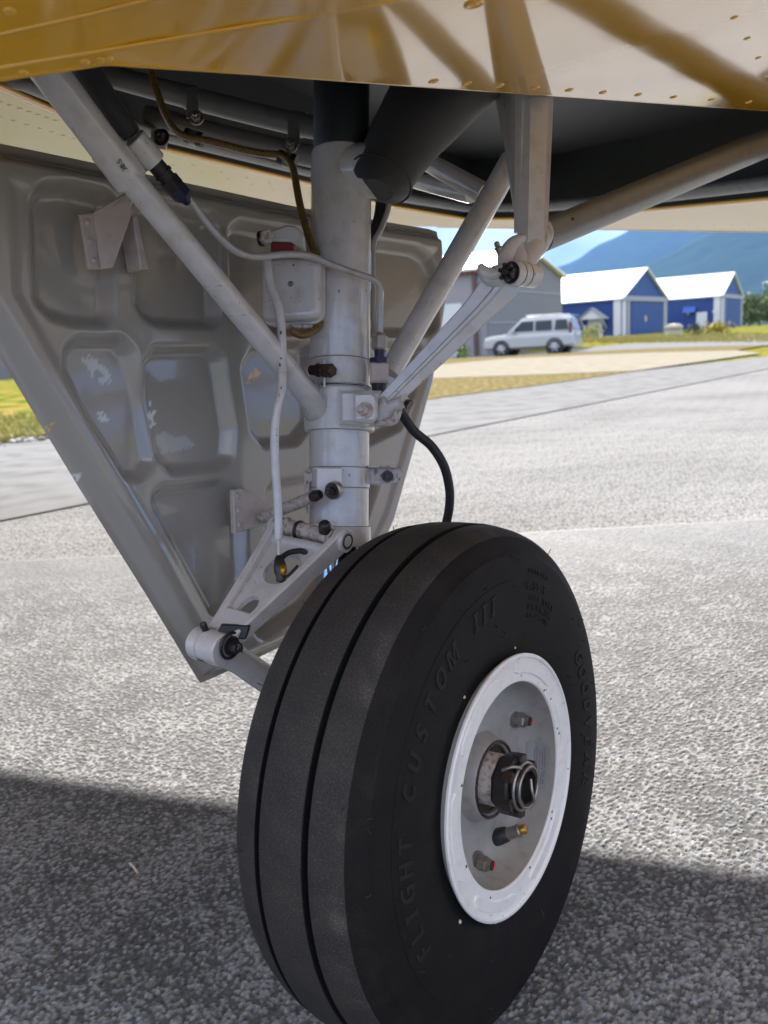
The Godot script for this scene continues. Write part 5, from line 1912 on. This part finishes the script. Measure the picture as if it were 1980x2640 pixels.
func build_braces() -> void:
	# drag brace, the long slanting tube at left
	var s := Shape.new()
	var b0 := at(40, 70, 0.625)
	var b1 := at(306, 424, 0.716)
	var b2 := at(830, 1062, 0.925)
	s.tube([b0, b1, b1.lerp(b2, 0.01)], [0.0146, 0.0148, 0.0148], 28)
	s.tube([b1, b2], [0.0118, 0.0132], 28)
	var brace := part("drag_brace", s, mats.gear_paint, plane)
	s = Shape.new()
	var d := (b1 - b0).normalized()
	s.lathe(at(276, 383, 0.707), d, [Vector2(0, 0.0148), Vector2(0.0005, 0.0159), Vector2(0.0325, 0.0159), Vector2(0.0333, 0.015), Vector2(0.0335, 0.0118)], 32, 20)
	var sleeve := part("brace_sleeve", s, mats.gear_paint, brace)
	s = Shape.new()
	s.tube([at(786, 1000, 0.912), at(812, 1040, 0.922), at(850, 1070, 0.945)], [0.0132, 0.018, 0.026], 24)
	part("brace_fillet", s, mats.gear_paint, brace)
	s = Shape.new()
	s.ring(at(800, 1016, 0.917), (b2 - b1).normalized(), 0.0148, 0.0016)
	part("weld_bead", s, mats.gear_paint, brace)
	# stamped number on the sleeve
	var font := SystemFont.new()
	font.font_names = PackedStringArray(["Droid Sans"])
	var text := "741-5"
	for k in text.length():
		var tm := TextMesh.new()
		tm.text = text[k]
		tm.font = font
		tm.font_size = 32
		tm.pixel_size = 0.0043 / 23.0
		tm.depth = 0.0004
		var p: Vector3 = at(318 - k * 5.5, 452 - k * 7.0, 0.70)
		var out := (CAM - p).normalized()
		out = (out - d * out.dot(d)).normalized()
		placed("stamped_digit", tm, mats.ink, brace, Transform3D(Basis(-d, out.cross(-d), out), b1 + d * (p - b1).dot(d) + out * 0.0159 + out.cross(d) * 0.002))
	# the hydraulic cylinder clamped beside it
	s = Shape.new()
	s.tube(curve(ats([[170, 90, 0.69], [222, 180, 0.705], [270, 262, 0.715], [338, 352, 0.728]]), 6), [0.0135, 0.0137, 0.0132, 0.0136, 0.014, 0.0134, 0.0132, 0.0136, 0.013, 0.0126, 0.013, 0.0126, 0.0122, 0.0125, 0.012, 0.0114, 0.011, 0.0107, 0.01], 22)
	var cyl := part("hydraulic_cylinder", s, mats.boot_canvas, plane)
	s = Shape.new()
	var c0 := at(343, 358, 0.722)
	var c1 := at(397, 420, 0.738)
	var cd := (c1 - c0).normalized()
	var cl := c0.distance_to(c1)
	s.lathe(c0, cd, [Vector2(0, 0.0085), Vector2(0, 0.0112), Vector2(0.001, 0.0118), Vector2(cl - 0.001, 0.0118), Vector2(cl, 0.0112), Vector2(cl, 0)], 28, 30)
	part("cylinder_sleeve", s, mats.gear_paint, cyl)
	s = Shape.new()
	s.lathe(c1, cd, [Vector2(0, 0.0078), Vector2(0.01, 0.0078), Vector2(0.0102, 0.009), Vector2(0.0125, 0.009), Vector2(0.0127, 0.0075), Vector2(0.02, 0.0075)], 24, 30)
	part("fitting", s, mats.black_rubber, cyl)
	s = Shape.new()
	s.hexnut(c1 + cd * 0.018, cd, 0.0095, 0.0095)
	part("hex_nut", s, mats.grease, cyl)
	s = Shape.new()
	s.hexnut(c1 + cd * 0.027, cd, 0.0092, 0.0115)
	s.lathe(c1 + cd * 0.0375, cd, [Vector2(0, 0.0062), Vector2(0.005, 0.0045), Vector2(0.0075, 0.004), Vector2(0.0075, 0)], 14, 60)
	part("hex_nut", s, mats.anodised_blue, cyl)
	bolt(cyl, "clamp_bolt", at(418, 355, 0.742), cb.z - cb.x * 0.3, 0.0052, mats.grease)
	s = Shape.new()
	s.tube([at(392, 355, 0.75), at(430, 360, 0.752)], 0.0085, 12)
	part("clamp_ear", s, mats.dirty_paint, cyl)
	# tubes across the well
	s = Shape.new()
	s.tube(curve(ats([[150, 160, 1.07], [286, 197, 1.06], [513, 257, 1.05], [776, 322, 1.045], [990, 362, 1.04]]), 4), 0.0138, 22)
	var wt := part("well_tube", s, mats.tube_paint, plane)
	s = Shape.new()
	s.tube(ats([[380, 300, 1.25], [620, 362, 1.23], [830, 408, 1.22]]), 0.016, 18)
	part("well_tube", s, mats.tube_paint, plane)
	for q in [[[497, 253], [507, 304], [501, 356]], [[770, 320], [749, 376], [741, 412]]]:
		var o := at(q[0][0], q[0][1], 1.05)
		s = Shape.new()
		var td := (at(776, 322, 1.045) - at(286, 197, 1.06)).normalized()
		s.lathe(o - td * 0.008, td, [Vector2(0, 0.0138), Vector2(0, 0.0152), Vector2(0.016, 0.0152), Vector2(0.016, 0.0138)], 24, 20)
		var f := at(q[1][0], q[1][1], 1.02)
		s.box(Transform3D(cb, (o + f) / 2 + cb.z * 0.012 + cb.y * -0.004), Vector3(0.015, 0.03, 0.003), 0.0008)
		var clamp := part("tube_clamp", s, mats.tube_paint, wt)
		bolt(wt, "clamp_bolt", at(q[1][0], q[1][1], 1.005), cb.z, 0.0062, mats.steel)
		s = Shape.new()
		var h := at(q[2][0], q[2][1], 1.0)
		s.tube([h - td * 0.011 + cb.y * 0.001, h + td * 0.011], 0.0085, 16)
		part("hose_clamp", s, mats.black_rubber, wt)
		s = Shape.new()
		s.tube([h - td * 0.004, h + td * 0.004], 0.0094, 16)
		part("hose_clamp", s, mats.steel, wt)
	# black canvas boot that runs into the strut's shoulder
	s = Shape.new()
	s.tube(curve(ats([[1190, 150, 0.95], [1134, 232, 0.945], [1062, 330, 0.935], [1012, 410, 0.925], [984, 462, 0.915], [972, 490, 0.912]]), 5), [0.066, 0.0645, 0.0625, 0.06, 0.0575, 0.056, 0.054, 0.0525, 0.0505, 0.0485, 0.046, 0.045, 0.0438, 0.0418, 0.0405, 0.0395, 0.0388, 0.038, 0.0375, 0.037, 0.0365, 0.0358, 0.0345, 0.031, 0.027, 0.02], 36, true, false, 0.0, 0.92)
	var boot := part("canvas_boot", s, mats.boot_canvas, plane)
	s = Shape.new()
	var bo := at(983, 462, 0.915)
	s.ring(bo, (at(972, 490, 0.912) - at(1012, 410, 0.925)).normalized(), 0.0355, 0.0012, 36)
	part("boot_seam", s, mats.black_rubber, boot)
	# folding side brace: upper leg with its flat faces, knee, lower arm
	s = Shape.new()
	var k0 := at(1384, 150, 0.868)
	var k1 := at(1372, 640, 0.852)
	s.tube([k0, k1], [0.0198, 0.0155], 6, true, true, 0.45)
	var upb := part("side_brace", s, mats.gear_paint, plane)
	s = Shape.new()
	s.tube([at(1350, 190, 0.86), at(1340, 600, 0.858)], [0.0085, 0.006], 4, true, true, 0.3)
	part("brace_flange", s, mats.gear_paint, upb)
	s = Shape.new()
	s.tube([at(1290, 180, 0.98), at(1318, 330, 0.95), at(1340, 570, 0.875)], [0.013, 0.0115, 0.005], 12)
	part("brace_stay", s, mats.gear_paint, upb)
	s = Shape.new()
	s.tube([at(1392, 612, 0.868), at(1392, 612, 0.868).lerp(at(1995, 360, 1.38), 0.5), at(1995, 360, 1.38)], [0.016, 0.0195, 0.0235], 24)
	part("brace_tube", s, mats.tube_paint, upb)  # the dark grey here stands in for shade inside the well
	for q in [[[1404, 600], [1412, 640], 0.856, 0.0032], [[1414, 590], [1420, 634], 0.858, 0.0026]]:
		s = Shape.new()
		s.tube(curve([at(q[0][0], q[0][1] - 14, q[2]), at(q[0][0] + 8, q[0][1] + 14, q[2] - 0.006), at(q[1][0] - 14, q[1][1] + 8, q[2] - 0.004)], 5), q[3], 8)
		part("weld_bead", s, mats.gear_paint, upb)
	for q in [[1434, 574], [1477, 564]]:
		s = Shape.new()
		s.dome(at(q[0], q[1], 0.885), cb.z, 0.0022, 0.001, 8)
		part("rivet", s, mats.ink, upb)
	# knee
	var na := at(1311, 702, 0.818)
	var nb := at(1378, 711, 0.846)
	var nd := (nb - na).normalized()
	s = Shape.new()
	var nl := na.distance_to(nb)
	s.lathe(na, nd, [Vector2(0.004, 0), Vector2(0.004, 0.0112), Vector2(0.005, 0.0122), Vector2(0.0135, 0.0122), Vector2(0.0137, 0.0112), Vector2(0.0148, 0.0112), Vector2(0.015, 0.0124), Vector2(0.0235, 0.0124), Vector2(0.0237, 0.0114), Vector2(0.0252, 0.0114), Vector2(0.0254, 0.0122), Vector2(nl - 0.001, 0.0122), Vector2(nl, 0.0112), Vector2(nl, 0)], 36, 30)
	var knee := part("knee_joint", s, mats.gear_paint, upb)
	s = Shape.new()
	s.ring(na + nd * 0.0143, nd, 0.0114, 0.0008)
	s.ring(na + nd * 0.0245, nd, 0.0116, 0.0009)
	part("knee_gap", s, mats.grease, upb)
	s = Shape.new()
	s.tube(curve([at(1372, 640, 0.85), at(1362, 662, 0.843), at(1350, 694, 0.836)], 4), [0.0155, 0.0152, 0.0145, 0.0135, 0.012, 0.0112, 0.0105, 0.01, 0.0095], 14, true, false, 0.0, 0.8)
	s.tube([at(1338, 634, 0.846), at(1344, 670, 0.838), at(1340, 700, 0.834)], [0.006, 0.0085, 0.008], 12)
	part("knee_fork", s, mats.gear_paint, upb)
	s = Shape.new()
	s.tube(curve([at(1356, 612, 0.845), at(1322, 632, 0.842), at(1304, 668, 0.836), at(1312, 690, 0.83)], 4), [0.0035, 0.005, 0.0065, 0.0075, 0.008, 0.0085, 0.0088, 0.0088, 0.0088, 0.0086, 0.0083, 0.008, 0.0075], 12)
	part("knee_fork", s, mats.gear_paint, upb)
	s = Shape.new()
	s.lathe(na + nd * 0.005, -nd, [Vector2(0, 0), Vector2(0, 0.0108), Vector2(0.0015, 0.011), Vector2(0.002, 0.0106), Vector2(0.002, 0)], 24, 30)
	s.hexnut(na + nd * 0.003, -nd, 0.0092, 0.0055)
	s.lathe(na - nd * 0.0025, -nd, [Vector2(0, 0.004), Vector2(0.003, 0.004), Vector2(0.0038, 0.0034), Vector2(0.0038, 0)], 14, 30)
	part("knee_nut", s, mats.grease, upb)
	for k in 6:
		s = Shape.new()
		var e1 := nd.cross(Vector3.UP).normalized()
		var e2 := nd.cross(e1)
		var r := e1 * cos(TAU * k / 6 + 0.3) + e2 * sin(TAU * k / 6 + 0.3)
		s.box(Transform3D(Basis(nd, r, nd.cross(r)), na - nd * 0.0035 + r * 0.0067), Vector3(0.005, 0.0042, 0.0042), 0.0008)
		part("nut_castle", s, mats.grease, upb)
	s = Shape.new()
	var gd := (at(1279, 628, 0.83) - at(1287, 652, 0.835)).normalized()
	s.lathe(at(1290, 656, 0.836), gd, [Vector2(0, 0.0034), Vector2(0.004, 0.0034), Vector2(0.0045, 0.0038), Vector2(0.0075, 0.0038), Vector2(0.008, 0.0022), Vector2(0.0095, 0.0028), Vector2(0.012, 0.0028), Vector2(0.0135, 0.0018), Vector2(0.0135, 0)], 12, 30)
	part("grease_nipple", s, mats.steel, upb)
	# lower arm: a ridged bar, flared at the knee
	s = Shape.new()
	var path := [[1306, 712, 0.836, 44.0, 16.0], [1290, 732, 0.838, 50.0, 15.0], [1262, 768, 0.842, 44.0, 13.0], [1225, 808, 0.848, 38.0, 12.0], [1150, 884, 0.86, 34.0, 11.0], [1070, 964, 0.875, 29.0, 10.5], [1010, 1024, 0.885, 26.0, 10.0], [985, 1048, 0.889, 24.0, 9.0]]
	var prev := []
	for k in path.size():
		var q = path[k]
		var a = path[mini(k + 1, path.size() - 1)]
		var b = path[maxi(k - 1, 0)]
		var dv := Vector2(a[0] - b[0], a[1] - b[1]).normalized()
		var pv := Vector2(-dv.y, dv.x)
		var ring := []
		# section: flat bar with a raised middle ridge on the side we see
		for z in [[-1.0, 0.0], [-0.97, -0.5], [0.97, -0.5], [1.0, 0.0], [0.93, 0.14], [0.22, 0.26], [0.1, 0.62], [-0.1, 0.62], [-0.22, 0.26], [-0.93, 0.14]]:
			ring.append(at(q[0] + pv.x * q[3] * z[0], q[1] + pv.y * q[3] * z[0], q[2]) + cb.z * q[4] * z[1] * q[2] / FOC * 1.6)
		if prev.size():
			for j in ring.size():
				var l := (j + 1) % ring.size()
				s.quad(prev[l], prev[j], ring[j], ring[l])
		else:
			for j in range(1, ring.size() - 1): s.tri(ring[0], ring[j + 1], ring[j])
		prev = ring
	for j in range(1, prev.size() - 1): s.tri(prev[0], prev[j], prev[j + 1])
	var low := part("lower_side_brace", s, mats.gear_paint, plane)
	s = Shape.new()
	s.tube(curve([at(1240, 688, 0.836), at(1252, 704, 0.834), at(1278, 708, 0.832), at(1304, 690, 0.828)], 4), [0.0035, 0.0048, 0.0058, 0.0063, 0.0066, 0.007, 0.0074, 0.0076, 0.0076, 0.0075, 0.0073, 0.007, 0.006], 12)
	s.tube(curve([at(1238, 682, 0.84), at(1256, 716, 0.836), at(1290, 724, 0.835)], 4), [0.003, 0.0045, 0.0055, 0.0062, 0.0067, 0.007, 0.0072, 0.0072, 0.007], 12)
	part("arm_horn", s, mats.gear_paint, low)
	# foot of the arm: clevis, cross pin and U shaped strap on the collar
	s = Shape.new()
	s.tube([at(1010, 1040, 0.885), at(985, 1068, 0.892), at(962, 1068, 0.9)], [0.012, 0.0125, 0.011], 16)
	part("arm_foot", s, mats.gear_paint, low)
	s = Shape.new()
	s.tube([at(1004, 1050, 0.88), at(1040, 1036, 0.87)], 0.0065, 14)
	s.tube([at(1040, 1036, 0.87), at(1046, 1034, 0.868)], 0.0078, 6, true, true)
	part("cross_pin", s, mats.gear_paint, low)
	s = Shape.new()
	s.tube([at(1046, 1038, 0.868), at(1057, 1045, 0.866)], [0.0042, 0.006], 8, true, true)
	part("cross_pin_nut", s, mats.grease, low)
	s = Shape.new()
	s.tube(curve(ats([[970, 1090, 0.89], [1000, 1090, 0.88], [1018, 1082, 0.876], [1026, 1060, 0.874], [1026, 1046, 0.874]]), 4), 0.0042, 10)
	part("hose_strap", s, mats.dirty_paint, low)
	# stays behind the strut
	s = Shape.new()
	s.tube(ats([[1318, 415, 1.03], [1275, 492, 1.015], [1004, 960, 0.975]]), [0.0145, 0.0145, 0.0132], 20)
	part("rear_stay", s, mats.gear_paint, plane)
	s = Shape.new()
	s.tube(ats([[1060, 395, 1.12], [1250, 500, 1.05]]), [0.0115, 0.0135], 18)
	s.tube(ats([[1030, 455, 1.2], [1215, 503, 1.1]]), 0.011, 16)
	part("rear_stay", s, mats.gear_paint, plane)

func build_lines() -> void:
	# grey hydraulic pipe that crosses before the strut
	var s := Shape.new()
	s.tube(curve(ats([[486, 512, 0.765], [505, 536, 0.77], [530, 570, 0.777], [560, 605, 0.785], [597, 640, 0.797], [632, 657, 0.81], [672, 661, 0.828], [745, 655, 0.853], [802, 661, 0.87], [853, 682, 0.882], [920, 706, 0.892], [957, 718, 0.902], [974, 732, 0.91], [980, 755, 0.915], [980, 805, 0.92], [980, 880, 0.925]]), 5), 0.0036, 14)
	var pipe := part("hydraulic_pipe", s, mats.pipe_paint, plane)
	s = Shape.new()
	var dn := (at(978, 980, 0.925) - at(980, 860, 0.925)).normalized()
	s.lathe(at(980, 858, 0.925), dn, [Vector2(0, 0), Vector2(0, 0.0052), Vector2(0.006, 0.006)], 16, 30)
	s.hexnut(at(980, 868, 0.925), dn, 0.0092, 0.0155)
	part("pipe_nut", s, mats.steel, pipe)
	s = Shape.new()
	s.lathe(at(979, 905, 0.925), dn, [Vector2(0, 0.006), Vector2(0.008, 0.0058)], 16, 30)
	s.hexnut(at(979, 924, 0.925), dn, 0.0115, 0.007)
	part("pipe_union", s, mats.anodised_blue, pipe)
	s = Shape.new()
	s.box(Transform3D(cb, at(978, 964, 0.925)), Vector3(0.0205, 0.0225, 0.022), 0.002)
	part("pipe_block", s, mats.bracket_paint, pipe)
	s = Shape.new()
	s.lathe(at(978, 986, 0.925), dn, [Vector2(0, 0.0085), Vector2(0.012, 0.008), Vector2(0.016, 0.0065), Vector2(0.02, 0)], 16, 50)
	part("pipe_plug", s, mats.black_rubber, pipe)
	# pipe and hose that come down behind the strut
	s = Shape.new()
	s.tube(curve(ats([[1003, 500, 1.0], [1000, 540, 0.998], [983, 588, 0.995], [965, 622, 0.99], [961, 660, 0.988], [961, 720, 0.986], [962, 800, 0.985], [968, 862, 0.985]]), 5), 0.0035, 12)
	part("rear_pipe", s, mats.pipe_paint, plane)
	s = Shape.new()
	s.tube(curve(ats([[985, 500, 1.005], [978, 560, 1.003], [962, 610, 1.0], [952, 660, 0.998]]), 5), 0.007, 12)
	part("rear_hose", s, mats.black_rubber, plane)
	# yellowed clear hose
	s = Shape.new()
	s.tube(curve(ats([[384, 140, 1.0], [394, 200, 1.0], [408, 246, 1.0], [428, 298, 0.998], [452, 336, 0.996], [480, 352, 0.995], [531, 362, 0.993], [580, 374, 0.995], [626, 386, 0.993], [680, 396, 0.995], [720, 400, 0.995], [745, 416, 0.99], [757, 440, 0.975], [766, 490, 0.955], [776, 540, 0.94], [790, 590, 0.928], [804, 632, 0.92], [817, 656, 0.915]]), 5), 0.0044, 12)
	var hose := part("amber_hose", s, mats.amber_hose, plane)
	s = Shape.new()
	s.tube(curve(ats([[826, 830, 0.918], [818, 845, 0.912], [800, 858, 0.905], [778, 864, 0.9], [760, 858, 0.897], [750, 850, 0.895]]), 5), 0.0042, 12)
	part("amber_hose", s, mats.amber_hose, plane)
	# switch box on the strut
	var bt := Basis(cb.x.rotated(cb.y, -0.12), cb.y, cb.z.rotated(cb.y, -0.12))
	s = Shape.new()
	var pts := PackedVector2Array()
	var hw := 0.0325
	var hh := 0.0335
	for c in [[hw, -hh, -90.0, 0.012], [hw, hh, 0.0, 0.011], [-hw, hh, 90.0, 0.008], [-hw, -hh, 180.0, 0.008]]:
		for j in 6:
			var a := deg_to_rad(c[2] + 90.0 * j / 5)
			pts.append(Vector2(c[0] - signf(c[0]) * c[3], c[1] - signf(c[1]) * c[3]) + Vector2(cos(a), sin(a)) * c[3])
	var bo := at(756, 752, 0.905)
	var layers := [[0.0, -0.022], [0.0, 0.0095], [0.0007, 0.0125], [0.0022, 0.0148], [0.0044, 0.0161], [0.007, 0.0165]]
	for k in layers.size() - 1:
		var p0 := Shape.inset(Shape.turn(pts), layers[k][0])
		var p1 := Shape.inset(Shape.turn(pts), layers[k + 1][0])
		for j in p0.size():
			var l := (j + 1) % p0.size()
			var f := func(p: Vector2, z: float) -> Vector3: return bo + bt.x * p.x + bt.y * p.y + bt.z * z
			s.quad(f.call(p0[j], layers[k][1]), f.call(p0[l], layers[k][1]), f.call(p1[l], layers[k + 1][1]), f.call(p1[j], layers[k + 1][1]))
	s.prism(Shape.inset(Shape.turn(pts), 0.0069), bo + bt.z * 0.0125, bt.x, bt.y, 0.004)
	var box := part("switch_box", s, mats.gear_paint, plane)
	s = Shape.new()
	s.prism(Shape.inset(Shape.turn(pts), -0.0022), bo - bt.z * 0.004, bt.x, bt.y, 0.003, 0.0008)
	part("box_flange", s, mats.gear_paint, box)
	s = Shape.new()
	s.lathe(bo + bt.z * 0.0166 + bt.x * 0.001 + bt.y * 0.004, bt.z, [Vector2(-0.001, 0), Vector2(-0.001, 0.0034), Vector2(0.0012, 0.003), Vector2(0.0012, 0.0016), Vector2(0.0004, 0.0012), Vector2(0.0004, 0)], 14, 30)
	part("screw", s, mats.steel, box)
	for q in [[0.004, 0.024, 0.0016], [-0.012, 0.025, 0.0008], [0.001, -0.011, 0.0009], [-0.022, -0.006, 0.001], [-0.0225, -0.013, 0.0009], [-0.006, 0.027, 0.0007]]:
		s = Shape.new()
		s.dome(bo + bt.z * 0.0161 + bt.x * q[0] + bt.y * q[1], bt.z, q[2], 0.0006, 8)
		part("paint_chip", s, mats.ink, box)
	s = Shape.new()
	var bp := PackedVector2Array()
	for q in [[700, 603], [745, 588], [766, 592], [788, 618], [792, 655], [752, 632], [702, 630]]: bp.append(Vector2(q[0] - 745.0, -(q[1] - 615.0)) * 0.9 / FOC)
	s.prism(bp, at(745, 615, 0.91), cb.x, cb.y, 0.012, 0.002)
	var arm := part("switch_bracket", s, mats.gear_paint, box)
	s = Shape.new()
	s.lathe(at(676, 615, 0.9), (cb.x + cb.z * 0.3).normalized(), [Vector2(-0.003, 0), Vector2(-0.003, 0.008), Vector2(0.001, 0.0085), Vector2(0.001, 0.006), Vector2(0.004, 0.006)], 16, 30)
	part("bracket_bolt", s, mats.grease, box)
	s = Shape.new()
	s.hexnut(at(684, 615, 0.898), (cb.x * 0.5 + cb.z).normalized(), 0.0082, 0.009)
	part("bracket_bolt", s, mats.dirty_paint, box)
	s = Shape.new()
	s.box(Transform3D(cb, at(728, 640, 0.905)), Vector3(0.024, 0.011, 0.012), 0.002)
	part("red_connector", s, mats.red_part, box)
	s = Shape.new()
	s.box(Transform3D(cb, at(770, 843, 0.905)), Vector3(0.03, 0.004, 0.012), 0.001)
	part("box_foot", s, mats.dirty_paint, box)
	# thick white brake tube with its scuffs, the thin wire and the fitting on the torque link
	s = Shape.new()
	s.tube(curve(ats([[688, 668, 0.866], [690, 690, 0.865], [696, 733, 0.863], [708, 765, 0.861], [719, 796, 0.86], [725, 842, 0.86], [727, 890, 0.86], [728, 932, 0.86], [728, 985, 0.859], [724, 1020, 0.858], [716, 1050, 0.857], [709, 1100, 0.857], [708, 1181, 0.857], [712, 1240, 0.857], [716, 1289, 0.857], [718, 1389, 0.857]]), 5), 0.0047, 14)
	var bt2 := part("brake_tube", s, mats.gear_paint, plane)
	for k in 40:
		var y := 1000.0 + 240.0 * pow(rng.randf(), 0.8) if k < 32 else rng.randf_range(800, 1390)
		var x := 727.0
		if y > 1000: x = lerpf(726, 709, smoothstep(1000, 1090, y))
		s = Shape.new()
		var p := at(x + rng.randf_range(-6, 5), y, 0.8535)
		s.tube([p, p + cb.y * rng.randf_range(0.0008, 0.0035)], rng.randf_range(0.0004, 0.0009), 5)
		part("scuff", s, mats.ink, bt2)
	s = Shape.new()
	s.tube(ats([[718, 1385, 0.857], [719, 1440, 0.85]]), 0.0021, 10)
	part("brake_wire", s, mats.gear_paint, bt2)
	s = Shape.new()
	var fd := (at(725, 1500, 0.845) - at(719, 1432, 0.852)).normalized()
	s.lathe(at(719, 1430, 0.852), fd, [Vector2(0, 0.0022), Vector2(0.004, 0.005), Vector2(0.012, 0.0066), Vector2(0.018, 0.0066), Vector2(0.022, 0.005), Vector2(0.028, 0.0052), Vector2(0.03, 0)], 12, 25)
	part("wire_fitting", s, mats.grease, bt2)
	s = Shape.new()
	s.lathe(at(729, 1455, 0.843), fd, [Vector2(0, 0), Vector2(0.002, 0.0035), Vector2(0.009, 0.0038), Vector2(0.012, 0)], 10, 60)
	part("wire_fitting", s, mats.brass, bt2)
	s = Shape.new()
	s.tube(curve(ats([[727, 1492, 0.846], [745, 1482, 0.846], [768, 1458, 0.85]]), 4), 0.0016, 6)
	part("lock_wire", s, mats.grease, bt2)
	s = Shape.new()
	s.tube(curve(ats([[722, 1440, 0.852], [745, 1425, 0.862], [775, 1420, 0.868], [790, 1428, 0.87]]), 5), 0.003, 8)
	part("lock_wire", s, mats.black_rubber, bt2)
	# black brake hose that hangs at the right and runs behind the tyre
	s = Shape.new()
	s.tube(curve(ats([[1022, 1052, 0.9], [1038, 1070, 0.905], [1068, 1112, 0.915], [1112, 1150, 0.925], [1144, 1200, 0.935], [1158, 1255, 0.945], [1159, 1300, 0.952], [1151, 1347, 0.96], [1130, 1420, 0.97], [1085, 1560, 0.98], [1000, 1750, 0.96]]), 6), 0.0053, 16)
	part("brake_hose", s, mats.black_rubber, plane)
	s = Shape.new()
	s.tube(ats([[1014, 1046, 0.893], [1030, 1062, 0.901]]), 0.0066, 12)
	part("hose_end", s, mats.rusty_steel, plane)
